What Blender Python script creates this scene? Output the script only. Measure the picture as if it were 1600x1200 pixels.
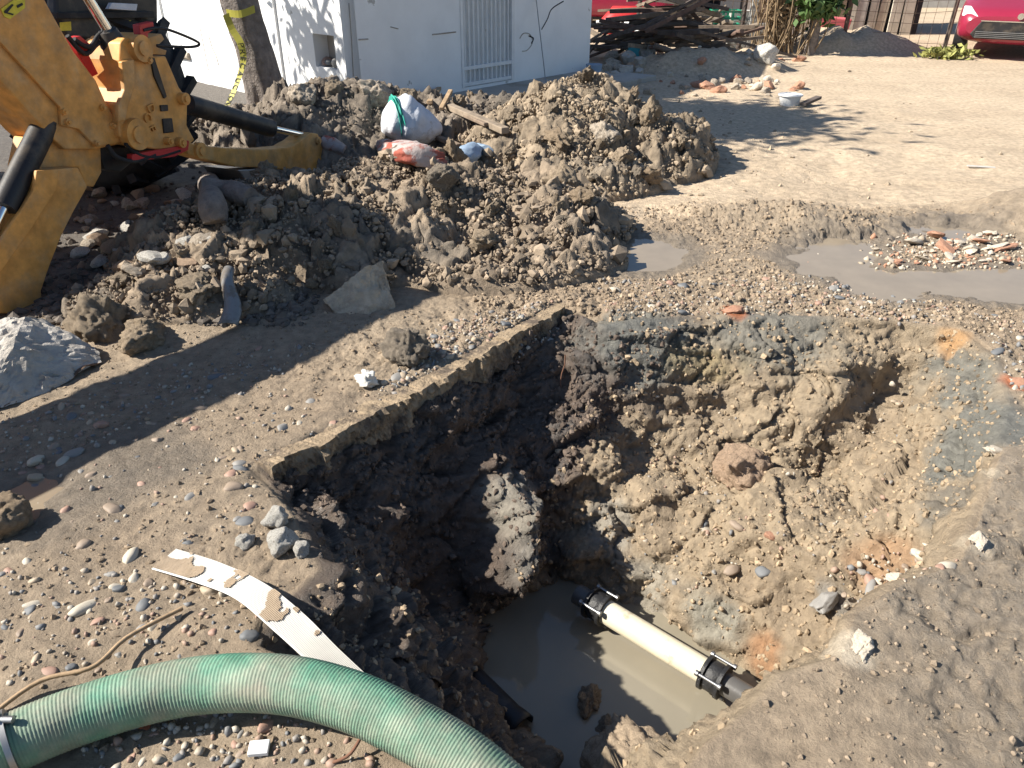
import bpy, bmesh, math, random
import numpy as np
from mathutils import Vector, Matrix
random.seed(5); RNG = np.random.default_rng(5)
for _o in list(bpy.data.objects): bpy.data.objects.remove(_o)
S = bpy.context.scene
COL = S.collection
# ------------------------------------------------------------------ camera
CAM_H = 1.6; PITCH = math.radians(30.2); HFOV = 2*math.atan(800/1186)
cd = bpy.data.cameras.new('camera'); cam = bpy.data.objects.new('camera', cd); COL.objects.link(cam)
cam.location = (0, 0, CAM_H); cam.rotation_euler = (math.pi/2-PITCH, 0, 0)
cd.sensor_width = 36; cd.angle = HFOV; cd.clip_start = .05; cd.clip_end = 400
S.camera = cam
# ------------------------------------------------------------------ sky, sun, exposure
SUN_EL = math.radians(39); SHX, SHY = 0.995, 0.10          # direction in which shadows fall
W = bpy.data.worlds.new('World'); S.world = W; W.use_nodes = True
nt = W.node_tree; bg = nt.nodes['Background']
sk = nt.nodes.new('ShaderNodeTexSky'); sk.sky_type = 'NISHITA'; sk.sun_disc = False
sk.sun_elevation = SUN_EL; sk.sun_rotation = math.atan2(-SHX, -SHY); sk.dust_density = .3; sk.ozone_density = 2.5
nt.links.new(sk.outputs[0], bg.inputs[0]); bg.inputs[1].default_value = .062
sd = bpy.data.lights.new('sun', 'SUN'); sd.energy = 5.0; sd.angle = math.radians(.53); sd.color = (1, .94, .84)
sun = bpy.data.objects.new('sun', sd); COL.objects.link(sun)
sun.rotation_euler = Vector((SHX*math.cos(SUN_EL), SHY*math.cos(SUN_EL), -math.sin(SUN_EL))).to_track_quat('-Z', 'Y').to_euler()
S.view_settings.view_transform = 'Standard'; S.view_settings.look = 'None'
S.view_settings.exposure = 1.08; S.view_settings.gamma = 1
S.render.engine = 'CYCLES'

# ------------------------------------------------------------------ sight-line helpers used to survey real positions
CT, ST = math.cos(PITCH), math.sin(PITCH)
def ray(px, py):
    a = (px-800)/1186; b = -(py-600)/1186
    return Vector((a, CT+b*ST, -ST+b*CT))
def P(px, py, z=0.):
    d = ray(px, py); t = (z-CAM_H)/d.z
    return Vector((d.x*t, d.y*t, z))
def PY(px, py, Y):
    d = ray(px, py); t = Y/d.y
    return Vector((d.x*t, Y, CAM_H+d.z*t))
def PP(px, py, p0, n):
    d = ray(px, py); o = Vector((0, 0, CAM_H)); t = (p0-o).dot(n)/d.dot(n)
    return o+d*t

# ------------------------------------------------------------------ noise
_T = np.random.default_rng(77).uniform(-1, 1, 64**3).astype(np.float32)
def vnoise(x, y, z):
    x, y, z = np.broadcast_arrays(np.asarray(x, np.float32), np.asarray(y, np.float32), np.asarray(z, np.float32))
    ix, iy, iz = np.floor(x), np.floor(y), np.floor(z)
    fx, fy, fz = x-ix, y-iy, z-iz
    u, v, w = [f*f*(3-2*f) for f in (fx, fy, fz)]
    x0 = ix.astype(np.int32) & 63; y0 = (iy.astype(np.int32) & 63) << 6; z0 = (iz.astype(np.int32) & 63) << 12
    x1 = (x0+1) & 63; y1 = (y0+64) & 4095; z1 = (z0+4096) & 262143
    a00, a10, a01, a11 = y0+z0, y1+z0, y0+z1, y1+z1
    g = lambda q: (lambda p0: p0+u*(_T[x1+q]-p0))(_T[x0+q])
    c0 = g(a00); c0 = c0+v*(g(a10)-c0); c1 = g(a01); c1 = c1+v*(g(a11)-c1)
    return c0+w*(c1-c0)
_J = np.random.default_rng(78).uniform(0, 1, (4096, 4)).astype(np.float32)
def worley(x, y, z):
    """distance gap to the next cell and a random value of the own cell: broken, faceted soil"""
    p = np.stack([np.asarray(x, np.float32).ravel(), np.asarray(y, np.float32).ravel(), np.asarray(z, np.float32).ravel()], -1)
    c = np.floor(p).astype(np.int32); f1 = np.full(len(p), 9., np.float32); f2 = f1.copy(); hv = np.zeros(len(p), np.float32); tilt = hv.copy()
    for i in (-1,0,1):
        for j in (-1,0,1):
            for k in (-1,0,1):
                q = c+np.array((i,j,k), np.int32); h = ((q[:,0]*73+q[:,1]*1931+q[:,2]*2617) ^ (q[:,1] >> 3)) & 4095; J = _J[h]
                dv = p-(q+J[:, :3]); d = np.sqrt((dv*dv).sum(1)); n = d < f1
                f2 = np.where(n, f1, np.minimum(f2, d)); tilt = np.where(n, dv[:,0]*(J[:,3]-.5)+dv[:,1]*(J[:,0]-.5)+dv[:,2]*(J[:,1]-.5), tilt); hv = np.where(n, J[:,3], hv); f1 = np.where(n, d, f1)
    sh = np.shape(x); return (f2-f1).reshape(sh), (hv*2-1).reshape(sh), tilt.reshape(sh)
def broken(x, y, z, s, warp=.35):
    wx = warp*fbm(x*s*.8, y*s*.8, z*s*.8, 2); wy = warp*fbm(x*s*.8+31, y*s*.8, z*s*.8, 2)
    g, h, t = worley(x*s+wx, y*s+wy, z*s+wx); return .55*h+1.5*t+2.2*np.minimum(g, .14)-.25
def fbm(x, y, z=0., o=4, g=.5, ridged=False):
    x = np.asarray(x, np.float32); s = 0; a = 1.; f = 1.
    for k in range(o):
        n = vnoise(x*f+17.3*k, np.asarray(y)*f+5.1*k, np.asarray(z)*f+9.7*k)
        s = s+a*((1-2*np.abs(n)) if ridged else n); a *= g; f *= 2.03
    return s
def smooth(a, b, x):
    t = np.clip((x-a)/(b-a), 0, 1); return t*t*(3-2*t)
def polydist(X, Y, poly):
    d = np.full(X.shape, 1e9); ins = np.zeros(X.shape, bool); n = len(poly)
    for i in range(n):
        ax, ay = poly[i]; bx, by = poly[(i+1) % n]
        ex, ey = bx-ax, by-ay
        t = np.clip(((X-ax)*ex+(Y-ay)*ey)/(ex*ex+ey*ey+1e-12), 0, 1)
        d = np.minimum(d, np.hypot(X-ax-t*ex, Y-ay-t*ey))
        if by != ay:
            ins ^= ((ay > Y) != (by > Y)) & (X < (bx-ax)*(Y-ay)/(by-ay)+ax)
    return d, ins

# ------------------------------------------------------------------ terrain shape (metres, street level = 0)
WZ = -.9
lip_px = [(395,725),(850,482),(905,478),(950,500),(1100,488),(1250,492),(1400,500),(1500,515),(1570,560),(1590,640),
          (1560,720),(1535,800),(1500,880),(1410,915),(1335,965),(1310,1035),(1225,1062),(1180,1112),(1110,1165),(1060,1230),
          (960,1330),(760,1300),(640,1190),(560,1120),(470,1060),(390,1010),(420,950),(490,890),(455,800)]
wat_px = [(722,968),(800,935),(860,908),(930,930),(1000,962),(1080,1012),(1180,1062),(1225,1100),(1150,1145),(1085,1190),
          (1040,1260),(900,1290),(850,1215),(800,1140),(748,1085),(752,1030)]
LIP = [tuple(P(a, b, 0)[:2]) for a, b in lip_px]
WAT = [tuple(P(a, b, WZ)[:2]) for a, b in wat_px]
SLAB_A, SLAB_B = P(425, 735), P(890, 480)
puddles_px = {'a': [(945,385),(985,372),(1040,378),(1075,392),(1050,412),(990,418),(950,408)],
              'b': [(1240,400),(1300,370),(1370,372),(1360,400),(1330,420),(1480,425),(1600,418),(1680,440),(1660,475),(1560,470),(1460,452),(1390,462),(1340,452),(1310,425),(1260,425)],
              'c': [(1420,352),(1500,350),(1545,366),(1500,378),(1440,372)],
              'e': [(180,705),(240,700),(262,722),(215,742),(175,730)],
              'g': [(0,772),(60,752),(95,760),(50,800),(0,810)]}
PUD = {k: [tuple(P(a, b, 0)[:2]) for a, b in v] for k, v in puddles_px.items()}
def mound(X, Y, cx, cy, rx, ry, h, rot=0., p=1.):
    c, s = math.cos(rot), math.sin(rot)
    u = ((X-cx)*c+(Y-cy)*s)/rx; v = (-(X-cx)*s+(Y-cy)*c)/ry
    return h*np.maximum(0, 1-(u*u+v*v))**p
def ground_h(X, Y):
    X = np.asarray(X, float); Y = np.asarray(Y, float)
    near = np.exp(-np.maximum(0, Y-6)/6)
    z = .025*fbm(X*.5, Y*.5, 1.3, 3)*near + .010*fbm(X*3, Y*3, 4.1, 3)*near+.004*fbm(X*14, Y*14, 2., 2)*near
    z += .018*smooth(5.2, 6., Y)*smooth(.5, 1.5, X)*np.exp(-np.maximum(0, Y-14)/3)*(fbm(X*.6+Y*.2, Y*2.4, 7., 3)+.5*fbm(X*5, Y*5, 3., 3))
    # churned ridge of mud beyond the pit and at the right
    z += .10*np.exp(-((Y-4.95-.12*np.sin(X*1.7))/.28)**2)*smooth(.5, 1.0, X)*smooth(5., 3.6, X)*(.6+.5*fbm(X*2, Y*2, 3., 2))
    z += mound(X, Y, 3.6, 4.95, .55, .5, .16)
    # muddy slump at right foreground
    z += .03*fbm(X*2.2, Y*2.2, 7., 3)*smooth(.5, 1.1, X)*smooth(2.6, 1.6, Y)
    # far: lit mounds by the fence
    z += mound(X, Y, 2.9, 12.0, 1.3, .8, .28)*(1+.3*fbm(X*4, Y*4, 1., 3))
    z += mound(X, Y, 5.6, 14.2, 1.6, .7, .32)*(1+.3*fbm(X*4, Y*4, 2., 3))
    z = np.atleast_1d(np.array(z, float)); Xf, Yf = np.broadcast_arrays(np.atleast_1d(X), np.atleast_1d(Y))
    for k, poly in PUD.items():
        pa = np.array(poly)
        m = (Xf > pa[:,0].min()-.6)&(Xf < pa[:,0].max()+.6)&(Yf > pa[:,1].min()-.6)&(Yf < pa[:,1].max()+.6)
        if not m.any(): continue
        xm, ym = Xf[m], Yf[m]; d, ins = polydist(xm, ym, poly)
        sd = np.where(ins, -d, d); f = smooth(.10, -.03, sd+.04*fbm(xm*7, ym*7, 2., 3))
        ring = smooth(.55, .2, sd); z[m] = np.maximum(z[m], .003)*ring+z[m]*(1-ring)
        z[m] = z[m]*(1-f)+(-.020)*f
    z = z.reshape(np.broadcast(X, Y).shape)
    # slab: ground dips just under it
    e = np.array([SLAB_B.x-SLAB_A.x, SLAB_B.y-SLAB_A.y]); L = np.hypot(*e); e /= L
    s = (X-SLAB_A.x)*e[0]+(Y-SLAB_A.y)*e[1]; q = -(X-SLAB_A.x)*e[1]+(Y-SLAB_A.y)*e[0]    # q>0: street side
    on = smooth(-.12, .02, s)*smooth(L+.1, L-.02, s)*smooth(.11, .02, q)*smooth(-.3, -.1, q)
    z = z-on*.05
    # pit
    la = np.array(LIP); full = z; shp = full.shape
    m = (X > la[:,0].min()-.05)&(X < la[:,0].max()+.05)&(Y > la[:,1].min()-.05)&(Y < la[:,1].max()+.05)
    if not np.any(m): return full
    full = np.atleast_1d(full.copy()); m = np.atleast_1d(m); X = np.atleast_1d(X)[m]; Y = np.atleast_1d(Y)[m]; z = full[m]
    dl, il = polydist(X, Y, LIP); dw, iw = polydist(X, Y, WAT)
    dwv = np.where(iw, 0, dw)
    wob = 1+.25*fbm(X*3, Y*3, 8., 3)
    t = dwv/(dwv+dl*wob+1e-6)
    steep = .8+1.1*smooth(1.15, 1.7, X)+.55*smooth(2.6, 2.9, Y)*smooth(.35, .6, X)*smooth(1.7, 1.3, X)
    pz = WZ*(1-t**steep)
    pz = np.where(iw, WZ-.22*smooth(0, .15, dw), pz)
    # step/ledge in the sunny back wall
    back = smooth(2.5, 2.8, Y)*smooth(.3, .5, X)
    pz = pz+back*.10*np.sin(t*9+fbm(X*2, Y*2, 3., 2)*1.5)*t*(1-t)*2.2
    edge = smooth(-.0, .07, dl)
    full[m] = np.where(il, z*(1-edge)+pz*edge, z)
    return full.reshape(shp)
# spoil heaps
def heap_main(X, Y):
    h = mound(X, Y, -1.15, 4.45, 1.25, .80, .40, .25, .8)
    h = np.maximum(h, mound(X, Y, -.15, 4.75, .95, .75, .30, .1, .8))
    h = np.maximum(h, mound(X, Y, -.75, 4.85, .8, .6, .40, .4, .8))
    h = np.maximum(h, mound(X, Y, -1.75, 3.65, .55, .35, .16, .3, .8))
    h = np.maximum(h, mound(X, Y, -.85, 4.15, .75, .42, .19, .2, .8)); h = np.maximum(h, mound(X, Y, -.05, 4.15, .75, .45, .15, .1, .8)); h = np.maximum(h, mound(X, Y, -1.55, 3.72, .5, .40, .17, .3, .8))
    return h+.11*np.clip(h*6, 0, 1)*fbm(X*2.6, Y*2.6, 3.3, 4)
def heap_back(X, Y):
    h = mound(X, Y, .5, 6.7, 1.1, .95, .52, .15, .75)
    h = np.maximum(h, mound(X, Y, 1.12, 6.6, .62, .8, .40, 0, .7))
    h = np.maximum(h, mound(X, Y, .35, 5.9, .9, .6, .24, 0, .8))
    return h+.12*np.clip(h*6, 0, 1)*fbm(X*2.4, Y*2.4, 6.3, 4)
def heap_house(X, Y):
    h = mound(X, Y, -1.55, 7.0, 1.2, .95, .48, .2, .8)
    h = np.maximum(h, mound(X, Y, -.4, 7.1, 1.0, .8, .36, 0, .8))
    h = np.maximum(h, mound(X, Y, -2.7, 7.2, .9, .7, .30, 0, .8))
    return h+.08*np.clip(h*6, 0, 1)*fbm(X*2.2, Y*2.2, 9.3, 4)
def surf(X, Y):
    g = ground_h(X, Y)
    for f in (heap_main, heap_back, heap_house):
        hh = f(np.asarray(X, float), np.asarray(Y, float)); g = np.where(hh > .015, np.maximum(g, hh), g)
    return g
TS = np.concatenate([np.linspace(.9, 6, 700), np.linspace(6, 30, 900)[1:]])
def hit(px, py):
    d = ray(px, py); n = d.length
    xs, ys, zs = d.x*TS/n, d.y*TS/n, CAM_H+d.z*TS/n
    below = zs < surf(xs, ys)
    i = int(np.argmax(below)) if below.any() else len(TS)-1
    return Vector((xs[i], ys[i], zs[i]))

# ------------------------------------------------------------------ mesh helpers
def link(name, me, mat=None, parent=None):
    o = bpy.data.objects.new(name, me); COL.objects.link(o)
    if mat is not None and me is not None and not len(me.materials): me.materials.append(mat)
    if parent is not None: o.parent = parent
    return o
def tag(o, label, cat, group=None):
    o['label'] = label; o['category'] = cat
    if group: o['group'] = group
    return o
def thing(name, label, cat, loc=(0,0,0), group=None):
    o = bpy.data.objects.new(name, None); COL.objects.link(o); o.location = loc
    return tag(o, label, cat, group)
class MB:
    def __init__(s): s.v = []; s.f = []; s.sm = []
    def add(s, vs, fs, smooth=False):
        n = len(s.v); s.v += [tuple(v) for v in vs]; s.f += [tuple(i+n for i in f) for f in fs]; s.sm += [smooth]*len(fs)
    def box(s, c, size, rot=None):
        c = Vector(c); R = rot or Matrix.Identity(3); h = [x/2 for x in size]
        vs = [c+R @ Vector((a*h[0], b*h[1], d*h[2])) for d in (-1,1) for b in (-1,1) for a in (-1,1)]
        s.add(vs, [(0,2,3,1),(4,5,7,6),(0,1,5,4),(2,6,7,3),(0,4,6,2),(1,3,7,5)])
    def bar(s, p0, p1, w, h, up=(0,0,1)):
        p0, p1 = Vector(p0), Vector(p1); d = (p1-p0); L = d.length; d.normalize()
        sx = d.cross(Vector(up)); sx = sx.normalized() if sx.length > 1e-4 else Vector((1,0,0)); uz = sx.cross(d)
        s.box((p0+p1)/2, (w, L, h), Matrix((sx, d, uz)).transposed())
    def tube(s, pts, r, n=12, cap=True, smooth=True):
        pts = [Vector(p) for p in pts]; m = len(pts); rs = r if isinstance(r, (list, tuple)) else [r]*m
        vs = []; ref = None
        for i in range(m):
            t = (pts[min(i+1, m-1)]-pts[max(i-1, 0)]).normalized()
            if ref is None: ref = t.cross(Vector((0,0,1))) if abs(t.z) < .95 else t.cross(Vector((1,0,0)))
            a = (ref-t*ref.dot(t)).normalized(); ref = a; b = t.cross(a)
            vs += [pts[i]+(a*math.cos(k*2*math.pi/n)+b*math.sin(k*2*math.pi/n))*rs[i] for k in range(n)]
        fs = [(i*n+k, i*n+(k+1) % n, (i+1)*n+(k+1) % n, (i+1)*n+k) for i in range(m-1) for k in range(n)]
        s.add(vs, fs, smooth)
        if cap:
            s.add(vs[:n], [tuple(range(n-1, -1, -1))]); s.add(vs[-n:], [tuple(range(n))])
    def prism(s, outline, off):
        off = Vector(off); n = len(outline); a = [Vector(p) for p in outline]; b = [p+off for p in a]
        s.add(a+b, [tuple(range(n))[::-1], tuple(range(n, 2*n))]+[(i, (i+1) % n, n+(i+1) % n, n+i) for i in range(n)])
    def build(s, name, mat, parent=None, bevel=0):
        me = bpy.data.meshes.new(name); me.from_pydata(s.v, [], s.f)
        bm = bmesh.new(); bm.from_mesh(me); bmesh.ops.recalc_face_normals(bm, faces=bm.faces)
        for f, q in zip(bm.faces, s.sm): f.smooth = q
        bm.to_mesh(me); bm.free(); me.update()
        o = link(name, me, mat, parent)
        if bevel:
            b = o.modifiers.new('bevel', 'BEVEL'); b.width = bevel; b.segments = 2; b.limit_method = 'ANGLE'
        return o
def copy_of(o, parent=None):
    c = o.copy(); COL.objects.link(c); c.parent = parent; return c
def mesh_np(name, verts, quads, mat, attrs=None, shade=True):
    me = bpy.data.meshes.new(name); nv, nf = len(verts), len(quads); k = quads.shape[1]
    me.vertices.add(nv); me.vertices.foreach_set('co', verts.astype(np.float32).ravel())
    me.loops.add(nf*k); me.loops.foreach_set('vertex_index', quads.astype(np.int32).ravel())
    me.polygons.add(nf); me.polygons.foreach_set('loop_start', np.arange(0, nf*k, k, dtype=np.int32))
    me.polygons.foreach_set('use_smooth', np.full(nf, shade))
    for an, arr in (attrs or {}).items():
        if arr.ndim == 2:
            a = me.attributes.new(an, 'FLOAT_COLOR', 'POINT'); a.data.foreach_set('color', np.c_[arr, np.ones(nv)].astype(np.float32).ravel())
        else:
            a = me.attributes.new(an, 'FLOAT', 'POINT'); a.data.foreach_set('value', arr.astype(np.float32))
    me.update(calc_edges=True); me.validate(); me.materials.append(mat)
    return me
def gridquads(nx, ny):
    i = np.arange(nx*ny).reshape(ny, nx)
    return np.stack([i[:-1,:-1], i[:-1,1:], i[1:,1:], i[1:,:-1]], -1).reshape(-1, 4)

# ------------------------------------------------------------------ materials
def mat(name, col, rough=.8, metal=0., var=.15, vscale=8., bump=.3, bscale=60., bdist=.01, col2=None, c2scale=3., c2lo=.5, c2hi=.6, attr=None, wet=None, rnd=None, spec=.4, trans=0.):
    m = bpy.data.materials.new(name); m.use_nodes = True; t = m.node_tree; N = t.nodes; Lk = t.links
    b = N['Principled BSDF']; b.inputs['Roughness'].default_value = rough; b.inputs['Metallic'].default_value = metal
    b.inputs['Specular IOR Level'].default_value = spec
    tc = N.new('ShaderNodeTexCoord')
    def noise(scale, det=5, rg=.6):
        n = N.new('ShaderNodeTexNoise'); n.inputs['Scale'].default_value = scale; n.inputs['Detail'].default_value = det
        n.inputs['Roughness'].default_value = rg; Lk.new(tc.outputs['Object'], n.inputs['Vector']); return n.outputs['Fac']
    if rnd:
        oi = N.new('ShaderNodeObjectInfo'); cr = N.new('ShaderNodeValToRGB'); cr.color_ramp.interpolation = 'CONSTANT'
        el = cr.color_ramp.elements
        while len(el) < len(rnd): el.new(.5)
        for k, c in enumerate(rnd): el[k].position = k/len(rnd); el[k].color = (*c, 1)
        Lk.new(oi.outputs['Random'], cr.inputs[0]); c = cr.outputs[0]
    elif attr:
        a = N.new('ShaderNodeAttribute'); a.attribute_name = attr; c = a.outputs['Color']
    else:
        r = N.new('ShaderNodeRGB'); r.outputs[0].default_value = (*col, 1); c = r.outputs[0]
    if col2:
        mr = N.new('ShaderNodeMapRange'); mr.inputs[1].default_value = c2lo; mr.inputs[2].default_value = c2hi
        Lk.new(noise(c2scale, 6, .65), mr.inputs[0]); mx = N.new('ShaderNodeMix'); mx.data_type = 'RGBA'
        Lk.new(mr.outputs[0], mx.inputs[0]); Lk.new(c, mx.inputs[6]); mx.inputs[7].default_value = (*col2, 1); c = mx.outputs[2]
    if var:
        mr = N.new('ShaderNodeMapRange'); mr.inputs[1].default_value = .3; mr.inputs[2].default_value = .7
        mr.inputs[3].default_value = 1-var; mr.inputs[4].default_value = 1+var; Lk.new(noise(vscale), mr.inputs[0])
        mv = N.new('ShaderNodeVectorMath'); mv.operation = 'SCALE'; Lk.new(c, mv.inputs[0]); Lk.new(mr.outputs[0], mv.inputs['Scale']); c = mv.outputs[0]
    Lk.new(c, b.inputs['Base Color'])
    if wet:
        a = N.new('ShaderNodeAttribute'); a.attribute_name = wet; mr = N.new('ShaderNodeMapRange')
        mr.inputs[3].default_value = rough; mr.inputs[4].default_value = .32; Lk.new(a.outputs['Fac'], mr.inputs[0]); Lk.new(mr.outputs[0], b.inputs['Roughness'])
    if bump:
        bp = N.new('ShaderNodeBump'); bp.inputs['Strength'].default_value = bump; bp.inputs['Distance'].default_value = bdist
        Lk.new(noise(bscale, 10, .75 if attr == 'Col' else .65), bp.inputs['Height']); Lk.new(bp.outputs[0], b.inputs['Normal'])
    if trans: b.inputs['Transmission Weight'].default_value = trans
    return m
M = {}
M['ground'] = mat('soil', (.2,.16,.12), .88, attr='Col', wet='wet', var=.28, vscale=22, bump=.9, bscale=55, bdist=.018, spec=.35)
M['clod'] = mat('clod_soil', (.2,.165,.125), .92, var=.3, vscale=9, bump=.8, bscale=45, bdist=.02, rnd=[(.29,.225,.155),(.24,.19,.135),(.32,.25,.175),(.21,.175,.135),(.28,.21,.14)])
M['crumb'] = mat('crumb_soil', (.2,.165,.125), .92, attr='Col', var=.2, vscale=30, bump=.5, bscale=90)
M['pebble'] = mat('pebble_stone', (.3,.27,.23), .6, var=.2, vscale=25, bump=.2, bscale=120, bdist=.003,
    rnd=[(.34,.29,.23),(.22,.21,.20),(.42,.37,.30),(.28,.21,.16),(.15,.16,.17),(.50,.46,.40),(.33,.22,.18),(.26,.25,.23),(.38,.31,.22),(.30,.27,.25)])
PCOL = {'tan': (.36,.29,.21), 'grey': (.23,.22,.205), 'cream': (.45,.40,.32), 'reddish': (.32,.20,.15), 'dark grey': (.13,.135,.14), 'brown': (.26,.20,.15)}
for _k, _c in PCOL.items(): M['pebble '+_k] = mat('pebble_'+_k.replace(' ', '_'), _c, .6, var=.2, vscale=25, bump=.2, bscale=120, bdist=.003)
M['gravel'] = mat('gravel_stone', (.3,.27,.23), .65, attr='Col', var=.15, vscale=60, bump=.2, bscale=150, bdist=.003)
M['white_stone'] = mat('white_stone', (.62,.59,.53), .8, var=.2, vscale=14, bump=.9, bscale=40, bdist=.015, col2=(.36,.32,.27), c2scale=9, c2lo=.52, c2hi=.62)
M['concrete'] = mat('old_concrete', (.40,.34,.27), .9, var=.2, vscale=12, bump=.8, bscale=50, bdist=.012, col2=(.26,.21,.16), c2scale=5)
M['slab'] = mat('slab_concrete', (.31,.235,.155), .9, var=.35, vscale=22, bump=1., bscale=60, bdist=.02, col2=(.13,.10,.075), c2scale=6)
M['painted'] = mat('painted_concrete', (.42,.395,.36), .9, var=.22, vscale=10, bump=1., bscale=30, bdist=.02, col2=(.36,.32,.27), c2scale=6, c2lo=.45, c2hi=.75)
M['brown_conc'] = mat('brown_face', (.17,.11,.075), .92, var=.3, vscale=12, bump=.9, bscale=50, bdist=.015)
M['brick'] = mat('brick_red', (.42,.13,.06), .9, var=.25, vscale=20, bump=.6, bscale=60)
M['brickdust'] = mat('dusty_brick', (.40,.215,.14), .9, var=.3, vscale=20, bump=.6, bscale=60)
M['plaster'] = mat('old_plaster', (.52,.45,.36), .9, var=.25, vscale=14, bump=.5, bscale=60)
M['tanconc'] = mat('tan_concrete', (.46,.38,.28), .9, var=.25, vscale=16, bump=1., bscale=40, bdist=.02, col2=(.32,.255,.185), c2scale=7)
M['brown_mud'] = mat('brown_mud', (.28,.215,.15), .6, var=.2, vscale=9, bump=.5, bscale=25, bdist=.02)
M['pinkstone'] = mat('pink_stone', (.52,.37,.255), .85, var=.3, vscale=16, bump=1., bscale=28, bdist=.03)
M['water'] = mat('muddy_water', (.235,.21,.16), .07, var=.06, vscale=3, bump=.03, bscale=6, bdist=.01, spec=.5)
M['puddle'] = mat('puddle_water', (.25,.205,.15), .10, var=.08, vscale=6, bump=.03, bscale=9, bdist=.01, spec=.5)
M['yellow'] = mat('machine_yellow', (.62,.30,.075), .55, var=.25, vscale=14, bump=.08, bscale=40, bdist=.003, col2=(.46,.29,.14), c2scale=6, c2lo=.44, c2hi=.72)
M['black'] = mat('black_paint', (.018,.018,.02), .5, var=.3, vscale=7, bump=.1, col2=(.06,.05,.04), c2scale=5)
M['rubber'] = mat('tyre_rubber', (.022,.022,.024), .8, var=.3, vscale=9, bump=.3, col2=(.08,.07,.055), c2scale=4, c2lo=.55, c2hi=.75)
M['chrome'] = mat('chrome', (.75,.75,.75), .12, 1., var=0, bump=0)
M['steel'] = mat('steel', (.36,.36,.36), .5, 1., var=.1, bump=.05)
M['red'] = mat('red_paint', (.50,.03,.03), .45, var=.15, bump=.05)
M['decal'] = mat('warning_yellow', (.62,.52,.04), .5, var=.15, vscale=40, bump=0)
M['ink'] = mat('black_ink', (.02,.02,.02), .6, var=0, bump=0)
M['white_wall'] = mat('white_wall', (.80,.80,.79), .85, var=.05, vscale=3, bump=.25, bscale=30, bdist=.006, col2=(.42,.40,.37), c2scale=6, c2lo=.67, c2hi=.71)
M['white_paint'] = mat('white_gate', (.74,.74,.73), .6, var=.06, bump=.08, col2=(.35,.25,.18), c2scale=12, c2lo=.68, c2hi=.74)
M['dark'] = mat('dark_interior', (.03,.03,.035), .9, var=.2, bump=0)
M['apron'] = mat('pavement_concrete', (.40,.37,.33), .9, var=.12, vscale=4, bump=.4, bscale=50, col2=(.30,.26,.21), c2scale=2)
M['bark'] = mat('bark', (.21,.18,.16), .95, var=.35, vscale=14, bump=1., bscale=28, bdist=.03)
M['leaf'] = mat('leaf', (.06,.11,.03), .6, var=.3, vscale=5, bump=0)
M['dry_leaf'] = mat('dry_vine', (.24,.17,.10), .9, var=.3, vscale=8, bump=0)
M['wilt'] = mat('wilted_leaf', (.26,.26,.08), .8, var=.3, vscale=8, bump=0)
M['wood'] = mat('old_wood', (.15,.11,.08), .9, var=.35, vscale=12, bump=.5, bscale=40, rnd=[(.13,.10,.08),(.20,.15,.11),(.10,.08,.07),(.24,.19,.14),(.14,.09,.07)])
M['palewood'] = mat('pale_wood', (.36,.25,.15), .85, var=.25, vscale=16, bump=.3)
M['greenhose'] = mat('hose_green', (.06,.23,.15), .66, var=.25, vscale=12, bump=.3, col2=(.28,.265,.205), c2scale=5, c2lo=.30, c2hi=.66)
M['strip'] = mat('white_strip', (.50,.485,.45), .55, var=.08, vscale=14, bump=.05)
M['pvc'] = mat('pvc_cream', (.62,.56,.42), .45, var=.08, bump=.1, col2=(.30,.23,.15), c2scale=7, c2lo=.60, c2hi=.72)
M['greypipe'] = mat('grey_pipe', (.10,.095,.09), .35, var=.2, bump=.1)
M['iron'] = mat('cast_iron', (.022,.022,.023), .4, var=.3, vscale=30, bump=.5, bscale=60)
M['plastic'] = mat('clear_plastic', (.20,.20,.20), .2, var=.2, bump=.1, col2=(.14,.12,.10), c2scale=8)
M['sack'] = mat('woven_sack', (.58,.60,.64), .7, var=.12, vscale=8, bump=.5, bscale=25, bdist=.02, col2=(.34,.31,.28), c2scale=5, c2lo=.58, c2hi=.68)
M['sackred'] = mat('red_sack', (.38,.32,.30), .75, var=.2, bump=.5, bscale=25, bdist=.02, col2=(.30,.075,.05), c2scale=5, c2lo=.48, c2hi=.54)
M['sackblue'] = mat('blue_grey_sack', (.24,.32,.42), .7, var=.15, bump=.4, bscale=25, bdist=.02)
M['teal'] = mat('teal_band', (.03,.32,.25), .7, var=.1, bump=0)
M['carred'] = mat('car_paint', (.26,.018,.045), .25, var=.03, bump=0, spec=.6)
M['lens'] = mat('headlight_lens', (.6,.63,.66), .08, var=.3, vscale=25, bump=.2, bscale=30)
M['bottlegreen'] = mat('green_plastic', (.02,.26,.15), .5, var=.1, bump=0)
M['pink'] = mat('pink_plastic', (.60,.14,.15), .5, var=.1, bump=.05)
M['cyan'] = mat('cyan_plastic', (.06,.42,.52), .5, var=.1, bump=.05)
M['block'] = mat('concrete_block', (.46,.45,.42), .9, var=.12, bump=.5, bscale=60)
M['wire'] = mat('rusty_wire', (.16,.11,.08), .7, .4, var=.2, bump=0)
M['tapeyellow'] = mat('tape_yellow', (.46,.42,.07), .45, var=.1, bump=0)
M['root'] = mat('root', (.16,.08,.05), .9, var=.2, bump=0)
M['shed'] = mat('shed_board', (.42,.36,.28), .9, var=.2, vscale=6, bump=.3, rnd=[(.42,.36,.28),(.50,.46,.38),(.32,.25,.18),(.44,.40,.36)])

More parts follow.
